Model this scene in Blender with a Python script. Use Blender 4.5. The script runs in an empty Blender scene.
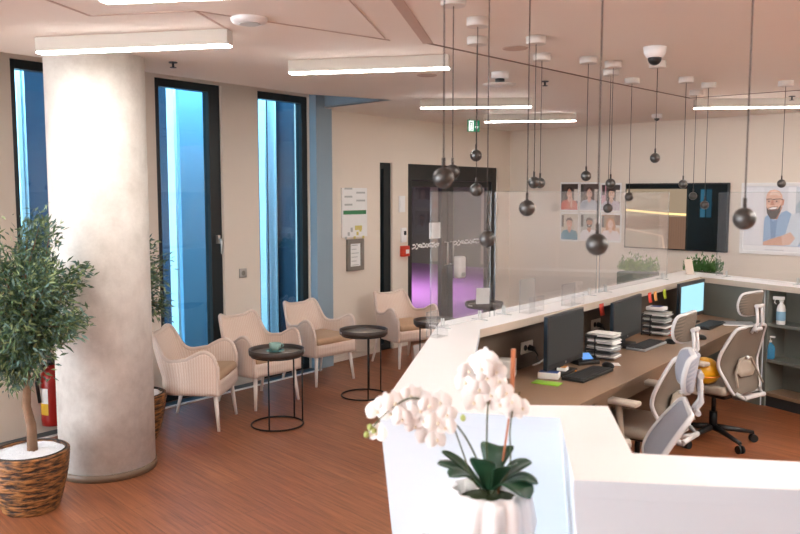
import bpy, bmesh, math, random
from mathutils import Vector, Matrix
R = random.Random(7)
C = bpy.context.scene.collection
sin, cos, pi, rad = math.sin, math.cos, math.pi, math.radians

# ------------------------------------------------------------------ camera geometry
F, CX, CY = 800.0, 400.0, 267.0
CAMH, PITCH = 1.90, rad(5.28)
def ray(u, v):
    a, b = (u - CX) / F, (CY - v) / F
    return Vector((a, cos(PITCH) + b * sin(PITCH), -sin(PITCH) + b * cos(PITCH)))
def at_z(u, v, z):                      # point of the horizontal plane z
    r = ray(u, v); t = (z - CAMH) / r.z
    return Vector((r.x * t, r.y * t, z))
def at_y(u, v, y):                      # point at forward distance y
    r = ray(u, v); t = y / r.y
    return Vector((r.x * t, y, CAMH + r.z * t))

# ------------------------------------------------------------------ materials
def lin(c):
    if isinstance(c, str):
        c = [int(c[i:i + 2], 16) / 255 for i in (1, 3, 5)]
        c = [x / 12.92 if x <= .04045 else ((x + .055) / 1.055) ** 2.4 for x in c]
    return (c[0], c[1], c[2], 1)
def new(name):
    m = bpy.data.materials.new(name); m.use_nodes = True
    nt = m.node_tree
    return m, nt, nt.nodes['Principled BSDF'] if 'Principled BSDF' in nt.nodes else nt.nodes.new('ShaderNodeBsdfPrincipled')
def nd(nt, t, **k):
    n = nt.nodes.new(t)
    for a, b in k.items():
        if a in n.inputs: n.inputs[a].default_value = b
        else: setattr(n, a, b)
    return n
def mat(name, col, rough=.5, metal=0, var=.06, scale=12, bump=0, bscale=80, spec=.5, emit=None, estr=0, coat=0, stretch=(1, 1, 1)):
    m, nt, b = new(name); L = nt.links.new
    c = lin(col)
    b.inputs['Roughness'].default_value = rough; b.inputs['Metallic'].default_value = metal
    b.inputs['Specular IOR Level'].default_value = spec
    b.inputs['Coat Weight'].default_value = coat
    tc = nd(nt, 'ShaderNodeTexCoord'); mp = nd(nt, 'ShaderNodeMapping'); mp.inputs['Scale'].default_value = stretch
    L(tc.outputs['Object'], mp.inputs['Vector'])
    no = nd(nt, 'ShaderNodeTexNoise', Scale=scale, Detail=3.0); L(mp.outputs['Vector'], no.inputs['Vector'])
    mx = nd(nt, 'ShaderNodeMix', data_type='RGBA')
    mx.inputs['A'].default_value = tuple(x * (1 - var) for x in c[:3]) + (1,)
    mx.inputs['B'].default_value = tuple(min(1, x * (1 + var)) for x in c[:3]) + (1,)
    L(no.outputs['Fac'], mx.inputs['Factor']); L(mx.outputs['Result'], b.inputs['Base Color'])
    if bump:
        n2 = nd(nt, 'ShaderNodeTexNoise', Scale=bscale, Detail=4.0); L(mp.outputs['Vector'], n2.inputs['Vector'])
        bp = nd(nt, 'ShaderNodeBump', Strength=bump, Distance=.01); L(n2.outputs['Fac'], bp.inputs['Height']); L(bp.outputs['Normal'], b.inputs['Normal'])
    if emit:
        b.inputs['Emission Color'].default_value = lin(emit); b.inputs['Emission Strength'].default_value = estr
    return m
def wood_floor(name, cols, ang):
    m, nt, b = new(name); L = nt.links.new
    tc = nd(nt, 'ShaderNodeTexCoord'); mp = nd(nt, 'ShaderNodeMapping'); mp.inputs['Rotation'].default_value = (0, 0, ang)
    L(tc.outputs['Object'], mp.inputs['Vector'])
    br = nd(nt, 'ShaderNodeTexBrick', Scale=1.0); br.offset = .37
    br.inputs['Brick Width'].default_value = 1.35; br.inputs['Row Height'].default_value = .16
    br.inputs['Mortar Size'].default_value = .0012; br.inputs['Color1'].default_value = lin(cols[0]); br.inputs['Color2'].default_value = lin(cols[1]); br.inputs['Mortar'].default_value = lin(cols[2])
    L(mp.outputs['Vector'], br.inputs['Vector'])
    m2 = nd(nt, 'ShaderNodeMapping'); m2.inputs['Scale'].default_value = (1.4, 28, 1); L(mp.outputs['Vector'], m2.inputs['Vector'])
    no = nd(nt, 'ShaderNodeTexNoise', Scale=1.6, Detail=6.0, Roughness=.65); L(m2.outputs['Vector'], no.inputs['Vector'])
    cr = nd(nt, 'ShaderNodeValToRGB'); cr.color_ramp.elements[0].position = .3; cr.color_ramp.elements[1].position = .72
    cr.color_ramp.elements[0].color = (.45, .40, .38, 1); cr.color_ramp.elements[1].color = (1.15, 1.12, 1.1, 1)
    L(no.outputs['Fac'], cr.inputs['Fac'])
    mx = nd(nt, 'ShaderNodeMix', data_type='RGBA', blend_type='MULTIPLY'); mx.inputs['Factor'].default_value = 1
    L(br.outputs['Color'], mx.inputs['A']); L(cr.outputs['Color'], mx.inputs['B']); L(mx.outputs['Result'], b.inputs['Base Color'])
    b.inputs['Roughness'].default_value = .36
    bp = nd(nt, 'ShaderNodeBump', Strength=.08, Distance=.01); L(no.outputs['Fac'], bp.inputs['Height']); L(bp.outputs['Normal'], b.inputs['Normal'])
    return m
def glass(name, tint, refl=1.0, rough=.0, base=0.0, refl_veil=0):
    m, nt, b = new(name); L = nt.links.new
    nt.nodes.remove(b)
    out = nt.nodes['Material Output']
    tr = nd(nt, 'ShaderNodeBsdfTransparent'); gl = nd(nt, 'ShaderNodeBsdfGlossy', Roughness=rough)
    no = nd(nt, 'ShaderNodeTexNoise', Scale=3.0); cr = nd(nt, 'ShaderNodeMix', data_type='RGBA')
    t = lin(tint); cr.inputs['A'].default_value = tuple(x * .96 for x in t[:3]) + (1,); cr.inputs['B'].default_value = t
    L(no.outputs['Fac'], cr.inputs['Factor']); L(cr.outputs['Result'], tr.inputs['Color'])
    fr = nd(nt, 'ShaderNodeLayerWeight', Blend=.5); pw = nd(nt, 'ShaderNodeMath', operation='POWER'); pw.inputs[1].default_value = 4.0; L(fr.outputs['Facing'], pw.inputs[0])
    mu = nd(nt, 'ShaderNodeMath', operation='MULTIPLY_ADD'); mu.inputs[1].default_value = refl; mu.inputs[2].default_value = base + .035
    L(pw.outputs[0], mu.inputs[0])
    ms = nd(nt, 'ShaderNodeMixShader'); L(mu.outputs[0], ms.inputs['Fac']); L(tr.outputs[0], ms.inputs[1]); L(gl.outputs[0], ms.inputs[2])
    if refl_veil:  # white diffuse share stands in for light reflected off the acrylic
        df = nd(nt, 'ShaderNodeBsdfDiffuse'); df.inputs['Color'].default_value = (.9, .9, .92, 1); m2 = nd(nt, 'ShaderNodeMixShader'); m2.inputs['Fac'].default_value = refl_veil
        L(ms.outputs[0], m2.inputs[1]); L(df.outputs[0], m2.inputs[2]); ms = m2
    L(ms.outputs[0], out.inputs['Surface'])
    return m
def weave(name, c1, c2, sx, sz, bump=.5, rough=.7, diag=0, dist=1.2):
    m, nt, b = new(name); L = nt.links.new
    tc = nd(nt, 'ShaderNodeTexCoord'); mp = nd(nt, 'ShaderNodeMapping'); mp.inputs['Rotation'].default_value = (0, diag, .6)
    L(tc.outputs['Object'], mp.inputs['Vector'])
    w1 = nd(nt, 'ShaderNodeTexWave', Scale=sz, Distortion=dist); w1.bands_direction = 'Z'; w1.inputs['Detail Scale'].default_value = 3
    w2 = nd(nt, 'ShaderNodeTexWave', Scale=sx, Distortion=dist); w2.bands_direction = 'X'
    L(mp.outputs['Vector'], w1.inputs['Vector']); L(mp.outputs['Vector'], w2.inputs['Vector'])
    mu = nd(nt, 'ShaderNodeMath', operation='MULTIPLY'); L(w1.outputs['Fac'], mu.inputs[0]); L(w2.outputs['Fac'], mu.inputs[1])
    mx = nd(nt, 'ShaderNodeMix', data_type='RGBA'); mx.inputs['A'].default_value = lin(c2); mx.inputs['B'].default_value = lin(c1)
    L(mu.outputs[0], mx.inputs['Factor']); L(mx.outputs['Result'], b.inputs['Base Color'])
    bp = nd(nt, 'ShaderNodeBump', Strength=bump, Distance=.008); L(mu.outputs[0], bp.inputs['Height']); L(bp.outputs['Normal'], b.inputs['Normal'])
    b.inputs['Roughness'].default_value = rough
    return m
def loomw(name, c1, c2):
    m, nt, b = new(name); L = nt.links.new
    uv = nd(nt, 'ShaderNodeUVMap')
    sx = nd(nt, 'ShaderNodeSeparateXYZ'); L(uv.outputs[0], sx.inputs[0])
    def m_(op, a, k): n = nd(nt, 'ShaderNodeMath', operation=op); L(a, n.inputs[0]); n.inputs[1].default_value = k; return n.outputs[0]
    tri = nd(nt, 'ShaderNodeMath', operation='PINGPONG'); L(sx.outputs['X'], tri.inputs[0]); tri.inputs[1].default_value = .022
    ad = nd(nt, 'ShaderNodeMath', operation='MULTIPLY_ADD'); L(tri.outputs[0], ad.inputs[0]); ad.inputs[1].default_value = .7; L(sx.outputs['Y'], ad.inputs[2])
    w1 = m_('SINE', m_('MULTIPLY', ad.outputs[0], 2 * pi / .011), 0)
    w2 = m_('SINE', m_('MULTIPLY', sx.outputs['X'], 2 * pi / .022), 0)
    s_ = nd(nt, 'ShaderNodeMath', operation='MULTIPLY_ADD'); L(w1, s_.inputs[0]); s_.inputs[1].default_value = .3; s_.inputs[2].default_value = .55
    s2 = nd(nt, 'ShaderNodeMath', operation='MULTIPLY_ADD'); L(w2, s2.inputs[0]); s2.inputs[1].default_value = .22; L(s_.outputs[0], s2.inputs[2])
    mx = nd(nt, 'ShaderNodeMix', data_type='RGBA'); mx.inputs['A'].default_value = lin(c2); mx.inputs['B'].default_value = lin(c1)
    L(s2.outputs[0], mx.inputs['Factor']); L(mx.outputs['Result'], b.inputs['Base Color'])
    bp = nd(nt, 'ShaderNodeBump', Strength=.35, Distance=.006); L(s2.outputs[0], bp.inputs['Height']); L(bp.outputs['Normal'], b.inputs['Normal'])
    b.inputs['Roughness'].default_value = .7
    return m
def rattan(name):
    m, nt, b = new(name); L = nt.links.new
    tc = nd(nt, 'ShaderNodeTexCoord'); mp = nd(nt, 'ShaderNodeMapping'); mp.inputs['Scale'].default_value = (1, 1, 5)
    L(tc.outputs['Object'], mp.inputs['Vector'])
    no = nd(nt, 'ShaderNodeTexNoise', Scale=13.0, Detail=3.0, Roughness=.6); L(mp.outputs['Vector'], no.inputs['Vector'])
    cr = nd(nt, 'ShaderNodeValToRGB'); e = cr.color_ramp.elements
    e[0].position = .40; e[0].color = lin('#22130a'); e[1].position = .62; e[1].color = lin('#a06a38')
    L(no.outputs['Fac'], cr.inputs['Fac']); L(cr.outputs['Color'], b.inputs['Base Color'])
    bp = nd(nt, 'ShaderNodeBump', Strength=.8, Distance=.012); L(no.outputs['Fac'], bp.inputs['Height']); L(bp.outputs['Normal'], b.inputs['Normal'])
    b.inputs['Roughness'].default_value = .5
    return m
def concrete(name):
    m, nt, b = new(name); L = nt.links.new
    tc = nd(nt, 'ShaderNodeTexCoord')
    n1 = nd(nt, 'ShaderNodeTexNoise', Scale=2.2, Detail=8.0, Roughness=.7); n2 = nd(nt, 'ShaderNodeTexNoise', Scale=9.0, Detail=6.0, Roughness=.75)
    L(tc.outputs['Object'], n1.inputs['Vector']); L(tc.outputs['Object'], n2.inputs['Vector'])
    cr = nd(nt, 'ShaderNodeValToRGB'); e = cr.color_ramp.elements
    e[0].position = .3; e[0].color = lin('#c0b8ae'); e[1].position = .68; e[1].color = lin('#eae5dd')
    ad = nd(nt, 'ShaderNodeMix', data_type='FLOAT'); ad.inputs['Factor'].default_value = .45
    L(n1.outputs['Fac'], ad.inputs['A']); L(n2.outputs['Fac'], ad.inputs['B']); L(ad.outputs['Result'], cr.inputs['Fac'])
    L(cr.outputs['Color'], b.inputs['Base Color']); b.inputs['Roughness'].default_value = .62
    bp = nd(nt, 'ShaderNodeBump', Strength=.12, Distance=.01); L(n2.outputs['Fac'], bp.inputs['Height']); L(bp.outputs['Normal'], b.inputs['Normal'])
    return m
M = dict(
    wall=mat('beige wall paint', '#e6dbcd', .75, var=.015, bump=.03, bscale=160),
    ceil=mat('ceiling paint', '#e9e0d6', .8, var=.01, scale=2),
    seam=mat('ceiling seam', '#7d6a5e', .8),
    seam2=mat('ceiling reveal', '#bda698', .8),
    floor=wood_floor('brown plank floor', ('#a86b47', '#985d3d', '#633b27'), rad(48)),
    conc=concrete('polished concrete'),
    frame=mat('dark window frame', '#1d2426', .4, .2),
    dframe=mat('dark door frame', '#2b2c2b', .45, .1),
    wglass=glass('blue tinted glass', (.60, .84, .93), .9, base=.03),
    dglass=glass('door glass', (.86, .9, .92), .9, base=.0),
    acryl=glass('clear acrylic', (.985, .988, .99), 1.0, .02, base=-.02, refl_veil=.05), holder=glass('clear holder plastic', (.985, .988, .99), .4, .05, base=-.02, refl_veil=.06),
    aedge=glass('acrylic edge', (.84, .87, .88), .5, .05, base=-.02),
    pil=mat('render with blue window light', '#8fa3b0', .7, var=.02),
    grille=mat('floor grille', '#4c5a63', .35, .4, var=.1, scale=90),
    white=mat('white lacquer', '#eeedec', .35, var=.01),
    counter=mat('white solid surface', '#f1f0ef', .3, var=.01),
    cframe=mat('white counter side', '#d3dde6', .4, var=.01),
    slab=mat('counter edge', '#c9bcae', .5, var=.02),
    ipan=mat('brown inner panel', '#5d4f43', .6, var=.05),
    gpan=mat('grey green panel', '#72756e', .55, var=.04),
    desk=mat('tan desk laminate', '#937861', .42, var=.05, scale=5, stretch=(1, 1, 1)),
    deskd=mat('desk edge laminate', '#6f5946', .5, var=.05),
    black=mat('black plastic', '#141516', .4), blackm=mat('black metal', '#17181a', .4, .3),
    dark=mat('dark plastic', '#303234', .45), screen=mat('dark screen', '#363b3d', .3, var=.05),
    rimrefl=mat('monitor rim reflection', '#1e2b36', .2),
    lit=mat('lit monitor screen', '#101418', .3, emit='#a5dcec', estr=.4),
    ash=mat('tray wood', '#3b2f28', .45, var=.2, scale=6, stretch=(1, 14, 1)), tray=mat('tray inside', '#aba196', .25, var=.15, scale=8),
    loom=loomw('cream woven paper fibre', '#f0e0d3', '#d9b8a3'), loomrim=weave('cream braid', '#f0e2d8', '#d8c0b0', 40, 60, .3),
    cush=mat('tan cushion cloth', '#c4a283', .8, bump=.12, bscale=260), lego=mat('whitewashed wood leg', '#e9dfd7', .5, var=.05),
    basket=rattan('woven rattan'), basketin=mat('pot liner', '#2a2320', .7),
    gravel=mat('white gravel', '#efeff0', .7, var=.12, scale=90, bump=1.0, bscale=70),
    bark=mat('olive bark', '#7b5d46', .8, var=.35, scale=25, bump=.5, bscale=50),
    leafa=mat('olive leaf dark', '#4a6340', .5, var=.25, scale=9), leafb=mat('olive leaf pale', '#8b9c6c', .5, var=.25, scale=9), leafc=mat('olive leaf blue', '#557266', .45, var=.2, scale=9),
    red=mat('extinguisher red', '#93170f', .3), redc=mat('call point red', '#cf3b22', .4), yellow=mat('yellow tag', '#dcae26', .5), yel=mat('yellow plastic', '#d9a013', .3, var=.12, scale=20),
    pend=mat('dark metal sphere', '#575654', .36, .75, var=.1, scale=18), cord=mat('cord', '#3a3430', .6), canopy=mat('canopy grey white', '#cfc9c2', .5),
    lamp=mat('lamp housing', '#c6bfb3', .5, var=.01), glow=mat('lamp diffuser', '#ffffff', .5, emit='#fbfaf8', estr=16), glowfill=mat('fill lamp diffuser', '#ffffff', .5, emit='#fdf8f2', estr=52),
    green=mat('sign green', '#0e6b4a', .4, emit='#0e6b4a', estr=.25), signw=mat('sign white', '#eef3ee', .4, emit='#ffffff', estr=.35),
    paper=mat('white paper', '#eeeeec', .7, var=.03), greyp=mat('grey print', '#b9bcba', .7), pgreen=mat('green print', '#3f8458', .7), pyel=mat('yellow print', '#d9cd7c', .7),
    silver=mat('brushed silver', '#b8b6b2', .35, .8), greyfr=mat('grey picture frame', '#8b857d', .45, .3),
    teal=mat('teal cup glaze', '#86a89f', .25), teal2=mat('teal saucer', '#5f8b83', .25),
    ofr=mat('light grey chair frame', '#c4c3c4', .4, var=.03), omesh=weave('taupe chair mesh', '#8c8072', '#5d544a', 130, 130, .2, .8), omesh_lit=weave('window lit chair mesh', '#b4b5bd', '#8d8f99', 130, 130, .2, .8),
    ogrey=mat('taupe plastic', '#9c9184', .5), opale=mat('pale armrest', '#bdb2a5', .5),
    dgrey=mat('dark shelf liner', '#45483f', .6), purple=mat('purple carpet', '#8c5296', .9, var=.1, scale=30, bump=.2),
    purplew=mat('grey violet wall', '#5f5a60', .8), bluew=mat('pale blue lit wall and label', '#84b1cd', .7), backw=mat('dark room wall', '#6d6862', .8), curt=mat('pale curtain', '#b3a692', .9),
    facade=weave('louvred facade', '#33566e', '#1a3245', .001, 7, .2, .5), fin=mat('translucent facade fin', '#dfeef5', .5, var=.04), fin2=mat('pale facade panel', '#6f9bb5', .5, var=.15, scale=.8),
    paving=mat('outside paving', '#8d9498', .9, var=.1),
    petal=mat('orchid petal', '#f5f1ef', .55, var=.02), lip=mat('orchid throat', '#efe3cc', .5), oleaf=mat('orchid leaf', '#24452f', .32, var=.25, scale=14), ostem=mat('orchid stem', '#4f5b3a', .5), bud=mat('orchid bud', '#a9b56a', .5), stake=mat('terracotta stake', '#c27750', .55),
    vase=mat('white vase glaze', '#f2f2f4', .35, var=.01), moss=mat('moss', '#3a4a2a', .9, var=.3, scale=60, bump=1),
    hedge=mat('box leaf', '#3f6b2c', .6, var=.35, scale=30), hedgep=mat('fresh leaf', '#6f9a3f', .6, var=.3, scale=30), potg=mat('dark green planter', '#3c4a34', .5),
    mag=mat('magazine grey', '#9a9a9c', .5, var=.3, scale=60), bluebox=mat('blue box', '#2b4f8f', .5), green2=mat('lime card', '#8fc43c', .5), orange=mat('orange card', '#e28a2e', .6), redn=mat('red note', '#e3503f', .7), orn=mat('orange note', '#eda861', .7), limen=mat('lime note', '#b9cf3c', .7),
    bluel=mat('phone display', '#5b8fd0', .3, emit='#5b8fd0', estr=.25), clearb=mat('sanitiser blue', '#3f8bb5', .2), sock=mat('socket white', '#d8d2c8', .4),
    key=mat('keyboard keys', '#303335', .6), keyg=mat('keyboard grey edge', '#8d9094', .5),
)
# ------------------------------------------------------------------ mesh helpers
def BM(): return bmesh.new()
def tf(geom_verts, mtx):
    for v in geom_verts: v.co = mtx @ v.co
def box(bm, lo, hi, mi=0, mtx=None):
    x0, y0, z0 = lo; x1, y1, z1 = hi
    vs = [bm.verts.new(p) for p in ((x0, y0, z0), (x1, y0, z0), (x1, y1, z0), (x0, y1, z0), (x0, y0, z1), (x1, y0, z1), (x1, y1, z1), (x0, y1, z1))]
    if mtx: tf(vs, mtx)
    for f in ((3, 2, 1, 0), (4, 5, 6, 7), (0, 1, 5, 4), (1, 2, 6, 5), (2, 3, 7, 6), (3, 0, 4, 7)):
        bm.faces.new([vs[i] for i in f]).material_index = mi
    return vs
def rbox(bm, lo, hi, r=.01, mi=0, mtx=None, seg=2):
    b2 = bmesh.new(); box(b2, lo, hi)
    bmesh.ops.bevel(b2, geom=b2.edges[:], offset=r, segments=seg, profile=.5, affect='EDGES')
    vm = {}
    for v in b2.verts:
        vm[v] = bm.verts.new(mtx @ v.co if mtx else v.co)
    for f in b2.faces:
        g = bm.faces.new([vm[v] for v in f.verts]); g.material_index = mi; g.smooth = True
    b2.free()
def ring_loft(bm, rings, mi=0, cap=True, close=True):
    vr = [[bm.verts.new(p) for p in r] for r in rings]
    n = len(vr[0])
    for a, b in zip(vr, vr[1:]):
        for i in range(n if close else n - 1):
            j = (i + 1) % n
            f = bm.faces.new((a[i], a[j], b[j], b[i])); f.material_index = mi; f.smooth = True
    if cap and close:
        f = bm.faces.new(list(reversed(vr[0]))); f.material_index = mi
        f = bm.faces.new(vr[-1]); f.material_index = mi
def tube(bm, pts, r, n=8, mi=0, closed=False):
    pts = [Vector(p) for p in pts]; rs = r if isinstance(r, (list, tuple)) else [r] * len(pts)
    rings = []; up = None; m = len(pts)
    for i, p in enumerate(pts):
        if closed: d = pts[(i + 1) % m] - pts[i - 1]
        else: d = pts[min(i + 1, m - 1)] - pts[max(i - 1, 0)]
        d.normalize()
        if up is None: up = Vector((0, 0, 1)) if abs(d.z) < .9 else Vector((1, 0, 0))
        s = d.cross(up).normalized(); up = s.cross(d).normalized()
        rings.append([p + (s * cos(2 * pi * k / n) + up * sin(2 * pi * k / n)) * rs[i] for k in range(n)])
    if closed: rings.append(rings[0])
    ring_loft(bm, rings, mi, cap=not closed)
    if closed: bmesh.ops.remove_doubles(bm, verts=bm.verts[:], dist=1e-6)
def cyl(bm, p0, p1, r0, r1=None, n=12, mi=0): tube(bm, [p0, p1], [r0, r0 if r1 is None else r1], n, mi)
def lathe(bm, prof, n=32, mi=0, c=(0, 0, 0), wob=None, cap=True):
    rings = []
    for k, (r, z) in enumerate(prof):
        rings.append([(c[0] + r * (1 + (wob(2 * pi * i / n, z) if wob else 0)) * cos(2 * pi * i / n), c[1] + r * (1 + (wob(2 * pi * i / n, z) if wob else 0)) * sin(2 * pi * i / n), c[2] + z) for i in range(n)])
    ring_loft(bm, rings, mi, cap)
def ball(bm, c, r, n=20, mi=0, sc=(1, 1, 1), mtx=None):
    k = n // 2
    rings = [[Vector((c[0] + r * sc[0] * sin(pi * j / k) * cos(2 * pi * i / n), c[1] + r * sc[1] * sin(pi * j / k) * sin(2 * pi * i / n), c[2] - r * sc[2] * cos(pi * j / k))) for i in range(n)] for j in range(1, k)]
    rings = [[Vector((c[0] + .02 * r * sc[0] * cos(2 * pi * i / n), c[1] + .02 * r * sc[1] * sin(2 * pi * i / n), c[2] - r * sc[2])) for i in range(n)]] + rings + [[Vector((c[0] + .02 * r * sc[0] * cos(2 * pi * i / n), c[1] + .02 * r * sc[1] * sin(2 * pi * i / n), c[2] + r * sc[2])) for i in range(n)]]
    if mtx: rings = [[mtx @ p for p in q] for q in rings]
    ring_loft(bm, rings, mi)
def prism(bm, poly, z0, z1, mi=0, mside=None, poly0=None):
    p0 = poly0 or poly
    a = [bm.verts.new((p[0], p[1], z0)) for p in p0]; b = [bm.verts.new((p[0], p[1], z1)) for p in poly]
    n = len(poly)
    f = bm.faces.new(b); f.material_index = mi
    f = bm.faces.new(list(reversed(a))); f.material_index = mi if mside is None else mside
    for i in range(n):
        j = (i + 1) % n
        f = bm.faces.new((a[i], a[j], b[j], b[i])); f.material_index = mi if mside is None else mside
    bmesh.ops.recalc_face_normals(bm, faces=bm.faces[:])
def grid(bm, P, mi=0, uv=None):          # P: rows of points -> surface
    if uv:
        lay = bm.loops.layers.uv.verify()
        v = [[bm.verts.new(p) for p in row] for row in P]
        for j in range(len(v) - 1):
            for i in range(len(v[0]) - 1):
                f = bm.faces.new((v[j][i], v[j][i + 1], v[j + 1][i + 1], v[j + 1][i])); f.smooth = True; f.material_index = mi
                for lp, (a, b) in zip(f.loops, ((j, i), (j, i + 1), (j + 1, i + 1), (j + 1, i))): lp[lay].uv = uv[a][b]
        return
    v = [[bm.verts.new(p) for p in row] for row in P]
    for a, b in zip(v, v[1:]):
        for i in range(len(a) - 1):
            f = bm.faces.new((a[i], a[i + 1], b[i + 1], b[i])); f.material_index = mi; f.smooth = True
def obj(name, bm, mats, parent=None, bevel=0, solid=0, loc=None, sub=0, off=0):
    bmesh.ops.recalc_face_normals(bm, faces=bm.faces[:])
    me = bpy.data.meshes.new(name); bm.to_mesh(me); bm.free()
    for m in (mats if isinstance(mats, (list, tuple)) else [mats]): me.materials.append(M[m] if isinstance(m, str) else m)
    o = bpy.data.objects.new(name, me); C.objects.link(o)
    if parent: o.parent = parent
    if loc: o.location = loc
    if solid:
        s = o.modifiers.new('s', 'SOLIDIFY'); s.thickness = solid; s.offset = off
    if sub:
        s = o.modifiers.new('u', 'SUBSURF'); s.levels = s.render_levels = sub
    if bevel:
        b = o.modifiers.new('b', 'BEVEL'); b.width = bevel; b.segments = 2; b.limit_method = 'ANGLE'
    return o
def tag(o, label, cat, group=None, kind=None):
    o['label'] = label; o['category'] = cat
    if group: o['group'] = group
    if kind: o['kind'] = kind
    return o
def thing(name, label, cat, loc=(0, 0, 0), rz=0, group=None):
    o = bpy.data.objects.new(name, None); C.objects.link(o); o.empty_display_size = .1
    o.location = loc; o.rotation_euler = (0, 0, rz)
    return tag(o, label, cat, group)
def struct(o, label=None):
    o['kind'] = 'structure'
    if label: o['label'] = label
    return o
def sempty(name, loc=(0, 0, 0), rz=0):
    o = bpy.data.objects.new(name, None); C.objects.link(o); o.location = loc; o.rotation_euler = (0, 0, rz); o['kind'] = 'structure'
    return o
def dup(root, label, loc, rz):
    r = root.copy(); C.objects.link(r); r.location = loc; r.rotation_euler = (0, 0, rz); r['label'] = label
    for ch in root.children:
        c = ch.copy(); C.objects.link(c); c.parent = r
        for g in ch.children:
            d = g.copy(); C.objects.link(d); d.parent = c
    return r

# ------------------------------------------------------------------ walls as frames: s along the wall, z up, -y into the room
CEIL = 2.80
K = Vector((1.62, 11.85, 0))
AD = Vector((.62, .7846, 0)); BD = Vector((.718, -.696, 0))
ARZ = math.atan2(AD.y, AD.x); BRZ = math.atan2(BD.y, BD.x)
def on_wall(u, v, D, off=0):
    n = Vector((D.y, -D.x, 0)); o = K + n * off
    r = ray(u, v); c = Vector((0, 0, CAMH))
    t = (o - c).dot(n) / r.dot(n)
    p = c + r * t
    return (p - o).dot(D), p.z
def wa(u, v, off=0): return on_wall(u, v, AD, off)
def wb(u, v, off=0): return on_wall(u, v, BD, off)
def wloc(D, s, z=0, off=0):
    n = Vector((D.y, -D.x, 0)); p = K + D * s + n * off
    return (p.x, p.y, z)

# ------------------------------------------------------------------ shell
bm = BM(); box(bm, (-9, -6, -.1), (9, 13.5, 0)); fl = struct(obj('floor', bm, 'floor'))
# ceiling with the curtain slot along the window wall
E0 = Vector((-.79, 7.47)) - Vector((.615, .79)) * 9
slot_tip = (-.09, 7.89); corner = (-.90, 8.72)
poly = [(E0.x, E0.y), (-.79, 7.47), slot_tip, corner, (1.50, 12.0), (1.75, 12.05), (9, 5.02), (9, -6), (E0.x, -6)]
bm = BM()
f = bm.faces.new([bm.verts.new((p[0], p[1], CEIL)) for p in poly])
for i in (0, 1, 2):
    a, b = poly[i], poly[i + 1]
    bm.faces.new([bm.verts.new(q) for q in ((a[0], a[1], CEIL), (b[0], b[1], CEIL), (b[0], b[1], 3.12), (a[0], a[1], 3.12))]).material_index = 1 if i == 2 else 0  # slot end face: blue window light put into its colour
w0 = K + AD * -14.2
bm.faces.new([bm.verts.new(q) for q in ((E0.x, E0.y, 3.12), (-.79, 7.47, 3.12), (slot_tip[0], slot_tip[1], 3.12), (corner[0], corner[1], 3.12), (w0.x - .3, w0.y + .2, 3.12))]).material_index = 2
struct(obj('ceiling', bm, ['ceil', 'pil', 'dark'], solid=.02, off=-1))
# ceiling seams (shadow gaps)
def seam(pts, w, name, m):
    bm = BM()
    P = [at_z(u, v, CEIL) for u, v in pts]
    for a, b in zip(P, P[1:]):
        d = (b - a).normalized(); n = Vector((-d.y, d.x, 0)) * w / 2
        q = [a - n, b - n, b + n, a + n]
        prism(bm, [(p.x, p.y) for p in q], CEIL - .004, CEIL + .004)
    struct(obj(name, bm, m))
seam([(392, -8), (428, 43)], .06, 'trim_1', 'seam2')
seam([(428, 43), (600, 80), (690, 98), (800, 90), (900, 83)], .018, 'trim_2', 'seam')
seam([(40, -3), (90, 15.5), (195, 10.5), (231, 31)], .012, 'trim_3', 'seam2')
seam([(390, 40), (195, 10.5)], .006, 'trim_4', 'seam2')
seam([(345, -5), (385, 38)], .005, 'trim_5', 'seam2')
# wall A (windows, posters, door)
S = {k: wa(u, 230)[0] for k, u in dict(w1a=17, w1b=80, w2a=158.5, w2b=224, w3a=259.5, w3b=310, pa=310, pb=326, na=380, nb=392.5, da=408, db=497).items()}
WT = .22; WH = 3.12; WTOP = 2.91; DTOP = 2.26
def seg(bm, s0, s1, z0, z1): box(bm, (s0, 0, z0), (s1, WT, z1))
bm = BM()
edges = [(-9.3, S['w1a']), (S['w1b'], S['w2a']), (S['w2b'], S['w3a']), (S['w3b'], S['na']), (S['nb'], S['da']), (S['db'], .2)]
for a, b in edges: seg(bm, a, b, 0, WH)
seg(bm, S['w1a'], S['w1b'], 0, .95)
for a, b, z in ((S['w1a'], S['w1b'], WTOP), (S['w2a'], S['w2b'], WTOP), (S['w3a'], S['w3b'], WTOP), (S['na'], S['nb'], DTOP), (S['da'], S['db'], DTOP)): seg(bm, a, b, z, WH)
o = struct(obj('wall_left', bm, 'wall')); o.location = K; o.rotation_euler = (0, 0, ARZ)
# wall B (portraits)
bm = BM(); box(bm, (-.1, 0, 0), (9.5, .2, CEIL)); o = struct(obj('wall_back', bm, 'wall')); o.location = K; o.rotation_euler = (0, 0, BRZ)
bm = BM(); box(bm, (8.8, -6, 0), (9, 5.1, CEIL)); struct(obj('wall_right', bm, 'wall'))
bm = BM(); box(bm, (-9, -6.2, 0), (9, -6, CEIL)); struct(obj('wall_front', bm, 'wall'))  # unseen wall, added to shut out daylight from behind
# baseboards
bm = BM()
for a, b in ((S['pb'] + .02, S['na'] - .01), (S['nb'] + .01, S['da'] - .01)): box(bm, (a, -.012, 0), (b, 0, .06))
o = struct(obj('baseboard_left', bm, 'wall', bevel=.003)); o.location = K; o.rotation_euler = (0, 0, ARZ)
# pilaster between last window and plaster wall, blue window light painted in
bm = BM(); box(bm, (S['pa'] + .005, -.10, 0), (S['pb'], -.001, 3.1)); o = struct(obj('trim_6', bm, 'pil')); o.location = K; o.rotation_euler = (0, 0, ARZ)
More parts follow.
